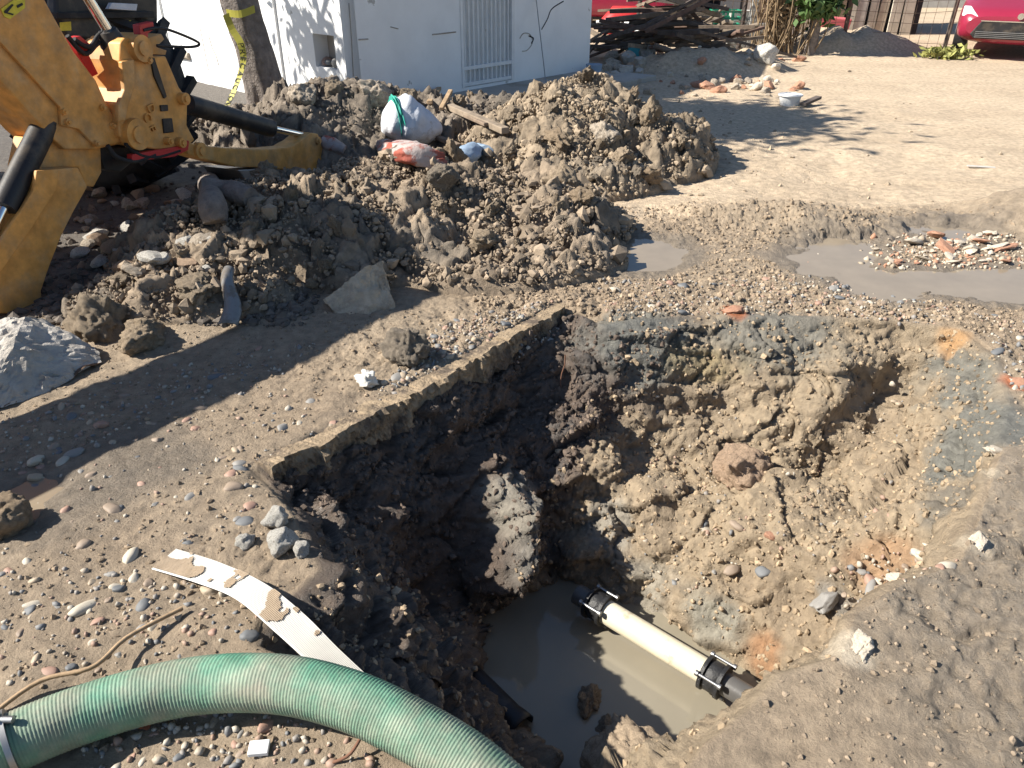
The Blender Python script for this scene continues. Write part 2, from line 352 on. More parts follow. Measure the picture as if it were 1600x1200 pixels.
# ------------------------------------------------------------------ ground: one sheet, fine near the pit, coarse to the horizon
def graded(lo, hi, fine, f0, f1, grow):
    a = list(np.arange(f0, f1, fine)); s = fine; x = a[-1]
    while x < hi: s *= grow; x += s; a.append(x)
    s = fine; x = f0; b = []
    while x > lo: s *= grow; x -= s; b.append(x)
    return np.array(b[::-1]+a)
gx = graded(-120, 120, .0068, -2.1, 2.5, 1.035)
gy = graded(-40, 160, .0068, .85, 4.0, 1.012)
X, Y = np.meshgrid(gx, gy)
Z = ground_h(X, Y)
dl, il = polydist(X, Y, LIP); dw, iw = polydist(X, Y, WAT)
# rugged pit walls: push the sheet along its normal, strata included
zy, zx = np.gradient(Z, gy, gx)
nl = np.sqrt(1+zx**2+zy**2); nxv, nyv, nzv = -zx/nl, -zy/nl, 1/nl
amp = np.where(il, smooth(0, .08, dl), 0)*np.where(iw, .3, 1)
disp = np.zeros(X.shape); pm = amp > 0
px_, py_, pz_ = X[pm], Y[pm], Z[pm]
sunny = smooth(.25, .6, px_); dd = .065*fbm(px_*2.2, py_*2.2, pz_*5, 4)+(.050-.014*sunny)*broken(px_, py_, pz_*2.2, 4.)+(.024-.010*sunny)*broken(px_+3, py_, pz_*2., 11.)+(.010-.004*sunny)*broken(px_, py_+5, pz_, 30.)+.006*fbm(px_*30, py_*30, pz_*30, 2)
for bx, by, ra, am in [(765,770,.15,.20),(775,850,.17,.26),(740,900,.14,.12),(690,640,.14,.05),(620,1000,.22,.07),(1290,600,.16,.10),(1220,690,.16,.07),(1000,650,.10,.09),(1420,590,.10,-.16),(1370,615,.09,-.14)]:
    c = hit(bx, by); dd = dd+am*np.exp(-((px_-c.x)**2+(py_-c.y)**2+(pz_-c.z)**2)/ra**2)
disp[pm] = dd*amp[pm]
# cloddy churned street around the pit
churn = np.where(il, 0, smooth(.9, .1, dl))*smooth(2.4, 3.1, Y)+smooth(.6, 1.2, X)*smooth(4.2, 4.6, Y)*smooth(5.5, 5.1, Y)
nm = (Y > .85)&(Y < 5.6)&(np.abs(X) < 4)&~il; xn, yn = X[nm], Y[nm]
fine = np.zeros(X.shape); fine[nm] = .5*broken(xn, yn, .3, 16.)+.35*broken(xn, yn, 2.3, 42.)
disp += churn*(.012*fbm(X*9, Y*9, 1., 3)+.022*fine)
mudr = smooth(.7, 1.2, X)*smooth(2.5, 1.9, Y)*np.where(il, 0, 1)
disp += mudr*(.035*np.abs(fbm(X*4+Y*2, Y*7-X*3, 5., 4, .5))+.010*fine*smooth(-.2, .5, fbm(X*2, Y*2, 3., 2)))
left = smooth(0., -.4, X)*smooth(3.4, 2.8, Y)*np.where(il, 0, 1)
disp += left*(.010*fbm(X*5, Y*5, 6., 5, .6)+.011*fine*smooth(.0, .6, fbm(X*1.7, Y*1.7, 9., 3)))
Xd, Yd, Zd = X+nxv*disp, Y+nyv*disp, Z+nzv*disp
def mixc(c, w, col): return c*(1-w[..., None])+np.array(col)*w[..., None]
n1 = fbm(X*1.2, Y*1.2, 1., 4); n2 = fbm(X*5, Y*5, Z*5, 4)
C = np.ones(X.shape+(3,))*np.array((.305,.24,.17))
C = mixc(C, smooth(-.5, .8, n1)*.5, (.235,.175,.12))
dry = smooth(4.9, 5.4, Y+.25*n1)*smooth(.2, 1.2, X+.3*n1)
C = mixc(C, dry, (.50,.395,.28)); C = mixc(C, dry*smooth(-.1, .8, fbm(X*.7+Y*.25, Y*2.2, 3., 4))*.45, (.38,.295,.205))
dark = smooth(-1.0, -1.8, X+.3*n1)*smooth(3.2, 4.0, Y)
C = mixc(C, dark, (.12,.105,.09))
wetm = smooth(.7, 1.2, X)*smooth(2.6, 2.1, Y)*np.where(il, 0, 1)
C = mixc(C, wetm, (.245,.20,.15)); C = mixc(C, wetm*smooth(0, .8, n1)*.4, (.20,.16,.125))
wz = np.zeros(X.shape)
for k, poly in PUD.items():
    d, ins = polydist(X, Y, poly); wz = np.maximum(wz, np.where(ins, 1, smooth(.3, .02, d+.08*n2)))
C = mixc(C, wz*.85, (.175,.145,.112))
# pit soil: brown, wet side below the slab with its shade painted in, grey clay lenses
pit = np.where(il, 1., 0)*smooth(.0, .03, dl)
C = mixc(C, pit, (.30,.235,.16)); C = mixc(C, pit*smooth(-.2, .8, n2)*.45, (.23,.175,.12))
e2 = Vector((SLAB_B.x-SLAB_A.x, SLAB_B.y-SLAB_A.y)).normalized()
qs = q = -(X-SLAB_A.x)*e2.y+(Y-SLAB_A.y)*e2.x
wet_shade_wall = pit*smooth(-.62, -.40, q+.1*n2)
C = mixc(C, wet_shade_wall, (.115,.085,.066)); C = mixc(C, wet_shade_wall*smooth(.1, .7, n2)*.6, (.085,.08,.075))
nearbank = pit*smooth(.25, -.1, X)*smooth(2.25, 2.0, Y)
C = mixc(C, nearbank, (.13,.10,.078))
def lens(px, py, r, col, w=1., stretch=1.):
    global C
    c = hit(px, py); d = np.sqrt(((X-c.x)/stretch)**2+(Y-c.y)**2+(Z-c.z)**2)
    f = smooth(r*1.25, r*.55, d+r*.5*n2); C = mixc(C, f*w, col)
for a in [(770,800,.16,(.25,.225,.185),.95),(775,870,.14,(.22,.20,.17),.9),(1010,540,.22,(.135,.135,.12),.9,1.8),(1180,535,.17,(.15,.148,.13),.8,2.),(1520,700,.22,(.14,.142,.128),.9),(1500,600,.2,(.14,.142,.128),.85),(1490,790,.14,(.165,.15,.125),.8),
          (960,830,.13,(.25,.23,.195),.8),(1000,920,.16,(.26,.24,.20),.75),(1120,960,.15,(.25,.24,.20),.8),(1290,930,.10,(.22,.215,.20),.7),
          (1145,487,.06,(.40,.13,.05),.9),(1590,600,.08,(.42,.14,.06),.9,.6),(1500,530,.09,(.40,.22,.09),.7),(1200,1020,.10,(.30,.16,.08),.8),(1380,880,.14,(.32,.20,.115),.8),
          (1340,1020,.07,(.55,.47,.36),.8),(1550,740,.06,(.52,.44,.33),.7,.6),(1520,850,.06,(.52,.44,.33),.6),(1100,570,.12,(.26,.20,.10),.6,2.),(960,470,.1,(.30,.21,.13),.5)]:
    lens(*a)
wet = np.clip(.30+.55*wz+.75*wetm+.35*wet_shade_wall+.3*nearbank+.25*pit-.6*dry, 0, 1)
V = np.stack([Xd, Yd, Zd], -1).reshape(-1, 3)
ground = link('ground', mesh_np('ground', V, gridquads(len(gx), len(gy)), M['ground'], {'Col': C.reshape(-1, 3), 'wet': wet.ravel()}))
ground['kind'] = 'structure'
def surf(xq, yq):                                                   # from here on: the ground as built, relief included
    xq = np.asarray(xq, float); yq = np.asarray(yq, float)
    i = np.clip(np.searchsorted(gx, xq), 0, len(gx)-1); j = np.clip(np.searchsorted(gy, yq), 0, len(gy)-1); g = Zd[j, i]
    for f in (heap_main, heap_back, heap_house):
        hh = f(xq, yq); g = np.where(hh > .015, np.maximum(g, hh), g)
    return g
def on_ground(mask, n):
    k = np.flatnonzero(mask.ravel()); return V[RNG.choice(k, n)]
# still water in the pit and puddles
def pool(name, poly, z, m, grow):
    c = Vector((sum(p[0] for p in poly)/len(poly), sum(p[1] for p in poly)/len(poly)))
    pts = [c+(Vector(p)-c)*(1+grow/max(.05, (Vector(p)-c).length)) for p in poly]
    me = bpy.data.meshes.new(name); me.from_pydata([(p.x, p.y, z) for p in pts], [], [tuple(range(len(pts)))])
    o = link(name, me, m); o['kind'] = 'structure'; return o
pool('pit_water', WAT, WZ+.015, M['water'], .18)
for k in PUD:
    pa = np.array(PUD[k]); ax = np.arange(pa[:,0].min()-.12, pa[:,0].max()+.12, .02); ay = np.arange(pa[:,1].min()-.12, pa[:,1].max()+.12, .02); A, B = np.meshgrid(ax, ay)
    d, ins = polydist(A, B, PUD[k]); sdp = np.where(ins, -d, d).ravel(); hq = gridquads(len(ax), len(ay)); hq = hq[(sdp[hq] < .09).all(1)]
    o = link('puddle', mesh_np('puddle', np.stack([A, B, 0*A-.010], -1).reshape(-1, 3), hq, M['puddle'])); o['kind'] = 'structure'

# ------------------------------------------------------------------ stones and clods: shared variants
def rock_mesh(name, seed, sub, angular, rough, m, flat=1., cuts=6, freq=1.6):
    bm = bmesh.new(); bmesh.ops.create_icosphere(bm, subdivisions=sub, radius=1)
    co = np.array([v.co[:] for v in bm.verts]); r = np.random.default_rng(seed)
    if angular:
        for k in range(cuts+(22 if sub > 3 else 8)):
            n = r.normal(size=3); n /= np.linalg.norm(n); d = r.uniform(.55, .85)
            pr = co@n; co = co-np.outer(np.maximum(0, pr-d)*angular, n)
    s = seed*3.7
    k = 1+rough*fbm(co[:,0]*freq+s, co[:,1]*freq, co[:,2]*freq, 5, .55)
    if sub > 4: k = k+.16*broken(co[:,0]+s, co[:,1], co[:,2], 1.6)+.08*broken(co[:,0]+s, co[:,1], co[:,2], 4.2)+.04*broken(co[:,0]+s, co[:,1], co[:,2], 11.)
    co = co*k[:, None]; co[:, 2] *= flat; co[:, 0] *= r.uniform(1, 1.35)
    me = bpy.data.meshes.new(name); bm.verts.ensure_lookup_table()
    for v, c in zip(bm.verts, co): v.co = c
    for f in bm.faces: f.smooth = name not in ('chip', 'rubble', 'yardstone')
    bm.to_mesh(me); bm.free(); me.materials.append(m); return me
CLOD = [rock_mesh('clod', 10+k, 5, .95, .26, M['clod'], .8, 4, 2.6) for k in range(10)]
PEB = [rock_mesh('pebble', 40+k, 3, .6 if k % 2 else .2, .14, M['pebble'], .66, 5, .9) for k in range(10)]
def put(name, me, loc, r, parent=None, sink=.3, tilt=.5, sc=(1,1,1)):
    o = bpy.data.objects.new(name, me); COL.objects.link(o)
    o.location = Vector(loc)+Vector((0, 0, r*sc[2]*(.6-sink))); o.scale = (r*sc[0], r*sc[1], r*sc[2])
    o.rotation_euler = (random.uniform(-tilt, tilt), random.uniform(-tilt, tilt), random.uniform(0, 6.28))
    if parent is not None: o.parent = parent
    return o
def one(name, me_seed, px, py, wpx, label, cat, m, angular=.8, rough=.25, sink=.3, sc=(1,1,1), rot=None, sub=4, freq=1.6, group=None, z=None):
    """single stone/lump: width given in photo pixels at its spot"""
    p = hit(px, py) if z is None else P(px, py, z)
    depth = p.y*CT+(CAM_H-p.z)*ST; r = wpx/1186*depth/2/1.15
    o = put(name, rock_mesh(name, me_seed, 5 if name in ('soil_lump', 'heap_block', 'pink_rock', 'mud_bump', 'plaster_lump') else sub, angular, rough, m, 1, 7, freq), p, r, None, sink, .3, sc)
    if rot is not None: o.rotation_euler = rot
    return tag(o, label, cat, group)

# ------------------------------------------------------------------ spoil heaps with their clods
def crumbs(name, pts, radii, cols, m, parent=None, sub=1):
    bm = bmesh.new(); bmesh.ops.create_icosphere(bm, subdivisions=sub, radius=1)
    base = np.array([v.co[:] for v in bm.verts]); bm.verts.ensure_lookup_table()
    tri = np.array([[v.index for v in f.verts] for f in bm.faces]); bm.free()
    n = len(pts); nb = len(base)
    V = np.repeat(base[None], n, 0)*(1+.38*RNG.uniform(-1, 1, (n, nb, 1)))
    V *= RNG.uniform(.65, 1.3, (n, 1, 3)); a = RNG.uniform(0, 6.28, n); c, s = np.cos(a)[:, None], np.sin(a)[:, None]
    V = np.stack([V[..., 0]*c-V[..., 1]*s, V[..., 0]*s+V[..., 1]*c, V[..., 2]], -1)
    V = V*radii[:, None, None]+pts[:, None, :]
    F = (tri[None]+(np.arange(n)*nb)[:, None, None]).reshape(-1, 3)
    o = link(name, mesh_np(name, V.reshape(-1, 3), F, m, {'Col': np.repeat(cols, nb, 0)}, m is M['gravel']), None, parent)
    o['kind'] = 'stuff'; return o
def heap(name, fn, x0, x1, y0, y1, step, colr, label, nclod, ncrumb, rr):
    hx = np.arange(x0, x1, step); hy = np.arange(y0, y1, step); A, B = np.meshgrid(hx, hy)
    Hh = fn(A, B); g = ground_h(A, B)
    z = np.where(Hh > .012, Hh, -.06)+0*g
    rug = np.clip(Hh*8, 0, 1)
    z = z+rug*(.02*fbm(A*5, B*5, 2., 3)+.095*broken(A, B, Hh*1.3, 4.6)+.034*broken(A, B+3, Hh, 15.)+.014*broken(A+7, B, Hh, 38.))
    A2 = A+rug*.03*fbm(A*9, B*9, 11., 3); B2 = B+rug*.03*fbm(A*9, B*9, 21., 3)
    hq = gridquads(len(hx), len(hy)); hq = hq[(Hh.ravel()[hq] > .004).any(1)]
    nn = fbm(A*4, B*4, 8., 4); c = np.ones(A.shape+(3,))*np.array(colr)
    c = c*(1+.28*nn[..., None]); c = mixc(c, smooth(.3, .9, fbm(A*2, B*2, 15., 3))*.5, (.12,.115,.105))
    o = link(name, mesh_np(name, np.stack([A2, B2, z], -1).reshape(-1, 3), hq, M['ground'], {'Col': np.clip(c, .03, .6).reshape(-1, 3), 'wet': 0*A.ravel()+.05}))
    tag(o, label, 'soil heap')
    # clods: positions where the heap stands
    cx = RNG.uniform(x0, x1, nclod*8); cy = RNG.uniform(y0, y1, nclod*8); ch = fn(cx, cy)
    for x, y, h in [t for t in zip(cx, cy, ch) if t[2] > .03][:nclod]:
        r = rr*math.exp(random.gauss(0, .5))
        put('clod', random.choice(CLOD), (x, y, h), min(r, rr*2.6), o, .25, 1.2, (1, random.uniform(.7, 1.1), random.uniform(.7, 1)))
    xs = RNG.uniform(x0, x1, ncrumb*3); ys = RNG.uniform(y0, y1, ncrumb*3); hs = fn(xs, ys); ok = np.where(hs > .01)[0][:ncrumb]
    rad = .0068*np.exp(RNG.normal(0, .65, len(ok)))
    zz = np.maximum(hs[ok], ground_h(xs[ok], ys[ok]))+.02
    cc = np.array(colr)*RNG.uniform(.65, 1.35, (len(ok), 1))
    crumbs('crumbs', np.stack([xs[ok], ys[ok], zz], -1), rad, cc, M['crumb'], o)
    return o
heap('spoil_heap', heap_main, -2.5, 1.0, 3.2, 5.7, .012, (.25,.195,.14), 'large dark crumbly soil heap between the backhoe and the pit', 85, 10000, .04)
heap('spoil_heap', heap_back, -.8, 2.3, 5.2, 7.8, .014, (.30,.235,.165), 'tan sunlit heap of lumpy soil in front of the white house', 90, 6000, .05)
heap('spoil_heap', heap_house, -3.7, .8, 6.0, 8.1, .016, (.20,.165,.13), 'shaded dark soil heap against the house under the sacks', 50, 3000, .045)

# ------------------------------------------------------------------ broken concrete slab along the pit edge
def slab():
    n = 190; e = (SLAB_B-SLAB_A); L = e.length; e.normalize(); q = Vector((-e.y, e.x, 0)); rows = 16; ss = np.linspace(0, L, n+1)
    th = .125+.035*fbm(ss*5, 4., 1., 4)+.09*smooth(L-.16, L-.10, ss); jag = .020*broken(ss, 0*ss, 0*ss, 9.)+.03*fbm(ss*4, 1., 1., 3)
    prof = [(.30,-.06,0)]+[(.22-.2*k/4, -.03+.034*k/4, 0) for k in range(4)]+[(0,.002-.05*0,0)]+[(-.006, None, k/8) for k in range(1, 9)]+[(.12,None,1.02),(.30,None,1.)]
    P_ = np.zeros((n+1, len(prof), 3))
    for k, (o_, z_, f_) in enumerate(prof):
        off = o_+jag*(1 if o_ < .1 else 0); zz = np.full(n+1, z_) if z_ is not None else -th*f_
        x = SLAB_A.x+e.x*ss+q.x*off; y = SLAB_A.y+e.y*ss+q.y*off
        rgh = .018*broken(x, y, zz, 14.)+.009*broken(x, y, zz, 38.) if o_ < .1 else 0*x
        P_[:, k] = np.stack([x-q.x*rgh, y-q.y*rgh, zz+(.5*rgh if z_ is not None else 0)], -1)
    m_ = len(prof); fs = [(i*m_+k, i*m_+(k+1) % m_, (i+1)*m_+(k+1) % m_, (i+1)*m_+k) for i in range(n) for k in range(m_)]
    fs += [tuple(range(m_))[::-1], tuple(n*m_+k for k in range(m_))]
    m = MB(); m.add([Vector(v) for v in P_.reshape(-1, 3)], fs); return m.build('concrete_slab', M['slab'])
tag(slab(), 'broken thin concrete slab edge overhanging the shaded side of the pit', 'concrete slab')
for k, (px, py) in enumerate([(835,575),(880,590),(905,570)]):
    a = P(px, py-35, -.1); m = MB()
    m.tube([a+Vector((.012*math.sin(i*1.3+k), -.01*i, -.045*i)) for i in range(8)], [.004*(1-i*.1) for i in range(8)], 6)
    tag(m.build('hanging_root', M['root']), ['thin root dangling under the slab, leftmost of three','thin root dangling under the slab, middle of three','thin root dangling under the slab, nearest its corner'][k], 'root')

# ------------------------------------------------------------------ hull lumps: broken concrete
def hull(name, pts, m, label, cat, m2=None, noise=.010):
    bm = bmesh.new()
    for p in pts: bm.verts.new(p)
    r = bmesh.ops.convex_hull(bm, input=bm.verts)
    bmesh.ops.delete(bm, geom=[v for v in bm.verts if not v.link_faces], context='VERTS')
    bmesh.ops.triangulate(bm, faces=bm.faces); bmesh.ops.subdivide_edges(bm, edges=bm.edges, cuts=15, use_grid_fill=True)
    bmesh.ops.recalc_face_normals(bm, faces=bm.faces); bm.normal_update()
    co = np.array([v.co[:] for v in bm.verts]); d = fbm(co[:,0]*6, co[:,1]*6, co[:,2]*6, 4, .6)*noise+noise*1.1*broken(co[:,0], co[:,1], co[:,2], 13.)+noise*.5*broken(co[:,0], co[:,1], co[:,2], 34.)
    nr = [v.normal.copy() for v in bm.verts]
    if m2 is not None:
        for f in bm.faces: f.material_index = 0 if f.normal.z > .35 else 1
    for v, k, q in zip(bm.verts, d, nr): v.co += q*k
    me = bpy.data.meshes.new(name); bm.to_mesh(me); bm.free(); me.materials.append(m)
    if m2 is not None: me.materials.append(m2)
    return tag(link(name, me), label, cat)
hull('concrete_chunk', [PY(505,467,3.50),PY(570,420,3.62),PY(598,405,3.72),PY(607,440,3.70),PY(620,522,3.42),PY(548,522,3.36),PY(580,545,3.3),PY(520,480,3.7),PY(600,460,3.95),P(560,500,-.02)],
     M['tanconc'], 'upright tan broken concrete chunk at the foot of the dark heap', 'concrete chunk')
hull('concrete_block', [PY(-60,560,2.72),PY(40,490,3.02),PY(72,497,3.06),PY(155,550,3.0),PY(20,545,2.75),P(-60,660),P(20,632),P(100,600),P(160,566),P(130,540),PY(-60,510,3.0)],
     M['painted'], 'large broken concrete block with whitish painted top at left edge', 'concrete block', M['brown_conc'])
one('soil_lump', 71, 640, 560, 95, 'grey-brown rounded lump of mud beside the upright concrete chunk', 'soil lump', M['clod'], .6, .22, .2)
one('soil_lump', 72, 160, 520, 120, 'crumbly lit-top lump behind the painted concrete block', 'soil lump', M['clod'], .5, .32, .25, (.8,1,1))
one('soil_lump', 73, 225, 535, 130, 'smooth dark mud lump right of the painted concrete block', 'soil lump', M['clod'], .5, .2, .35, (1,.8,.6))
one('soil_lump', 74, 5, 830, 100, 'dark clod at the left picture edge casting a blue shadow', 'soil lump', M['clod'], .6, .3, .2)
one('soil_lump', 75, 920, 1096, 66, 'dark soil clod sticking out of the pit water', 'soil lump', M['clod'], .7, .3, .35, (1,.8,.7), z=WZ+.01)
one('soil_lump', 76, 950, 1138, 52, 'small half-sunk clod nearest the muddy bank in the pit water', 'soil lump', M['clod'], .7, .3, .5, (1,.8,.6), z=WZ+.01)
one('mud_bump', 79, 985, 1205, 190, 'smooth mud hump at the near end of the pit water', 'mud hump', M['brown_mud'], .3, .2, .55, (1,.8,.6), z=-.74)
for k, (px, py, w, t) in enumerate([(1345,1010,70,'whitish crumbling plaster lump on the right lip of the pit'),(1555,705,40,'whitish plaster lump high on the right rim'),(1525,850,44,'pale plaster lump midway down the right rim'),(1400,905,40,'pale plaster lump at the top of the pebble slope'),(1290,940,60,'smooth blue-grey stone in the lower right pit wall')]):
    one('plaster_lump' if k < 4 else 'grey_stone', 140+k, px, py, w, t, 'plaster lump' if k < 4 else 'stone', M['plaster'] if k < 4 else M['pebble grey'], .8, .25, .5, (1,.8,.5))
one('pink_rock', 77, 1140, 745, 125, 'large pinkish rough rock stuck in the sunny pit wall', 'rock', M['pinkstone'], .9, .2, .15, (1,.9,1), (.6,.1,.2)).location += Vector((0, -.12, .04))
one('boulder', 78, 1195, 95, 46, 'pale boulder on the rubble beside the dry vine', 'boulder', M['white_stone'], .8, .15, .1)
for k, (px, py, w, t) in enumerate([(436,818,48,'upper'),(440,856,62,'largest'),(472,866,38,'rightmost'),(383,850,36,'leftmost, lone grey')]):
    one('white_rock', 80+k, px, py, w, t+' white lumpy rock of the cluster by the pit lip', 'rock', M['white_stone'], .8, .22, .15)
one('crumpled_wrapper', 90, 575, 602, 50, 'crumpled cream wrapper lying on the gravel above the slab', 'wrapper', M['strip'], 1., .35, .1, (1,.8,.9), None, 4, 2.6)
for k, (px, py, w, t) in enumerate([(225,1130,42,'broken red brick piece lying under the green hose'),(1145,487,48,'flat red brick fragment on the rim behind the pit'),(1205,838,34,'small orange brick piece low in the sunny pit wall'),(1590,600,40,'red brick end sticking from the right rim of the pit')]):
    one('brick_piece', 95+k, px, py, w, t, 'brick', M['brickdust'] if k else M['brick'], 1., .15, .45, (1,.8,.5))

# ------------------------------------------------------------------ pebbles (individuals) and finer gravel (stuff)
def zone_points(poly, n):
    a = np.array(poly, float); x0, y0 = a.min(0); x1, y1 = a.max(0); out = []
    while len(out) < n:
        x, y = random.uniform(x0, x1), random.uniform(y0, y1)
        _, i = polydist(np.array([x]), np.array([y]), poly)
        if i[0]: out.append((x, y))
    return out
Zn = {'left': [(0,720),(300,640),(460,600),(560,640),(420,720),(380,830),(240,870),(0,880)], 'slab': [(690,500),(870,470),(890,490),(700,580),(560,640),(600,600)],
      'rim': [(930,440),(1250,430),(1500,480),(1480,510),(1200,490),(950,495)], 'slope': [(1290,900),(1390,850),(1480,845),(1500,880),(1400,915),(1320,940)],
      'hose': [(0,890),(240,890),(380,930),(410,980),(340,1020),(180,1050),(0,1080)], 'wall': [(1000,620),(1450,560),(1400,800),(1150,980),(1000,900)],
      'right': [(1520,490),(1640,500),(1640,640),(1590,620)], 'front': [(130,1150),(300,1100),(520,1140),(600,1200),(120,1200)], 'shade': [(0,660),(280,560),(500,530),(420,600),(150,690),(0,740)]}
PEBLAB = {'left': 'pebble lying loose on the sunlit wet sand left of the pit', 'slab': 'pebble in the gravel strewn on top of the concrete slab', 'rim': 'pebble on the churned rim behind the pit',
          'slope': 'washed pebble on the orange slope at the right of the pit', 'hose': 'pebble on the sandy ground just above the green hose', 'wall': 'stone stuck in the sunny back wall of the pit',
          'right': 'pebble on the right-hand rim of the pit', 'front': 'pebble on the ground below the green hose', 'shade': 'pebble on the mud in the shadow of the backhoe'}
NP = {'left': 75, 'slab': 55, 'rim': 45, 'slope': 22, 'hose': 35, 'wall': 20, 'right': 12, 'front': 16, 'shade': 20}
for zn, poly in Zn.items():
    for px, py in zone_points(poly, NP[zn]):
        p = hit(px, py); r = min(.032, .0145*math.exp(random.gauss(0, .5)))*(.8 if zn == 'front' else 1)
        pc = random.choice(list(PCOL)); big = 'large ' if r > .021 else ('small ' if r < .013 else '')
        o = put('pebble', random.choice(PEB), p, r, None, .72, .45, (random.uniform(.9,1.3), random.uniform(.75,1), .9)); o.material_slots[0].link = 'OBJECT'; o.material_slots[0].material = M['pebble '+pc]
        tag(o, big+pc+' '+PEBLAB[zn], 'pebble', big+pc+' pebbles, '+zn)
GC = np.array([(.34,.29,.23),(.24,.22,.20),(.42,.37,.30),(.30,.20,.15),(.18,.18,.18),(.40,.36,.30),(.31,.215,.16)])
gp = []
for zn, n in {'left': 110, 'slab': 700, 'rim': 900, 'slope': 160, 'hose': 200, 'wall': 260, 'right': 200, 'front': 170, 'shade': 300}.items():
    a = np.array(Zn[zn], float); w = [P(min(max(x, -200), 1800), y, 0) for x, y in Zn[zn]] if zn not in ('wall', 'slope') else [hit(x, y) for x, y in Zn[zn]]
    poly = [(p.x, p.y) for p in w]; pa = np.array(poly)
    xs = RNG.uniform(pa[:,0].min(), pa[:,0].max(), n*6); ys = RNG.uniform(pa[:,1].min(), pa[:,1].max(), n*6)
    i = np.where(polydist(xs, ys, poly)[1])[0][:n]; gp.append(np.stack([xs[i], ys[i], surf(xs[i], ys[i])+.001], -1))
gp = np.concatenate(gp)
crumbs('gravel', gp, .0058*np.exp(RNG.normal(0, .4, len(gp))), GC[RNG.integers(0, len(GC), len(gp))], M['gravel'])
def scatter(name, pts, r, col):
    n = len(pts); crumbs(name, pts, r*np.exp(np.clip(RNG.normal(0, .6, n), -1.2, 1.0)), np.array(col)*RNG.uniform(.65, 1.3, (n, 1)), M['crumb'])
scatter('pit_crumbs', on_ground(il & ~iw & (dl > .03) & (qs < -.35), 6000), .0052, (.31,.235,.155))
scatter('wet_shade_crumbs', on_ground(il & ~iw & (dl > .05) & (qs > -.5), 3000), .0055, (.12,.09,.07))  # tinted dark like the wet wall with shade in its colour
scatter('rim_crumbs', on_ground(~il & (Y > 3.2) & (Y < 5.2) & (X > -.2) & (X < 3.2) & (wz < .6), 6500), .0055, (.28,.215,.15))
scatter('street_crumbs', on_ground(~il & (Y < 3.5) & (Y > .9) & (X < -.2) & (X > -2.2) & (wz < .6), 3200), .0034, (.27,.205,.14))
scatter('road_litter', on_ground((Y > 5.3) & (Y < 12) & (X > 1.2) & (X < 7), 260), .009, (.34,.27,.19))
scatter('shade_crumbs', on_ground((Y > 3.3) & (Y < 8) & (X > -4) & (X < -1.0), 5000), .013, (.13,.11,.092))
scatter('mud_crumbs', on_ground(~il & (Y < 3.2) & (Y > .9) & (X > .6) & (X < 2.4), 2200), .0036, (.25,.195,.14))
# red brick and plaster rubble at the puddle
for k in range(150):
    px = random.gauss(1500, 75); py = 390+random.uniform(-24, 26)
    if px < 1355: continue
    red = random.random() < .38
    o = put('brick_chip' if red else 'plaster_chip', rock_mesh('chip', 200+k, 2, 1., .12, M['brickdust'] if red else M['plaster'], .45), hit(px, py), min(.07, .016*math.exp(random.gauss(0, .6))), None, .2, .5, (random.uniform(.8,1.6), random.uniform(.6,1), random.uniform(.5,1)))
    tag(o, 'red brick chip in the rubble patch by the puddle' if red else 'white plaster chip in the rubble patch by the puddle', 'brick chip' if red else 'plaster chip', 'red chips in puddle rubble' if red else 'white chips in puddle rubble')

gq = np.array([hit(random.gauss(1490, 80), 392+random.uniform(-26, 30))[:] for k in range(420)])
crumbs('rubble_grit', gq+np.array((0, 0, .003)), .0075*np.exp(RNG.normal(0, .4, len(gq))), np.array([(.40,.21,.13),(.50,.44,.35),(.44,.37,.28),(.33,.27,.2)])[RNG.integers(0, 4, len(gq))], M['gravel'])
# ------------------------------------------------------------------ green suction hose
def spline(pts, n):
    out = []; m = len(pts)
    for i in range(n):
        u = i/(n-1)*(m-1); k = min(int(u), m-2); t = u-k
        p0, p1, p2, p3 = pts[max(k-1,0)], pts[k], pts[k+1], pts[min(k+2,m-1)]
        out.append(.5*((2*p1)+(p2-p0)*t+(2*p0-5*p1+4*p2-p3)*t*t+(3*p1-p0-3*p2+p3)*t**3))
    return out
hp = spline([P(a, b, z) for a, b, z in [(-120,1235,.07),(20,1160,.07),(160,1106,.07),(300,1072,.08),(430,1068,.10),(540,1092,.10),(640,1138,.08),(740,1200,.05),(850,1300,0)]], 720)
hroot = thing('suction_hose', 'thick green ribbed suction hose arching across the foreground', 'hose', hp[0])
m = MB(); m.tube([p-hp[0] for p in hp], [.065+.0014*(i % 4 < 2) for i in range(720)], 28); m.build('hose_tube', M['greenhose'], hroot)
for k in (50, 88):
    m = MB(); d = (hp[k+1]-hp[k]).normalized(); m.tube([hp[k]-hp[0]-d*.006, hp[k]-hp[0]+d*.006], .077, 28); m.build('clamp_band', M['steel'], hroot)
m = MB(); c = hp[68]-hp[0]+Vector((.0,.03,.075)); m.box(c, (.05,.03,.03)); m.tube([c+Vector((-.05,0,0)), c+Vector((.06,0,0))], .008, 8); m.build('clamp_bolt', M['steel'], hroot)
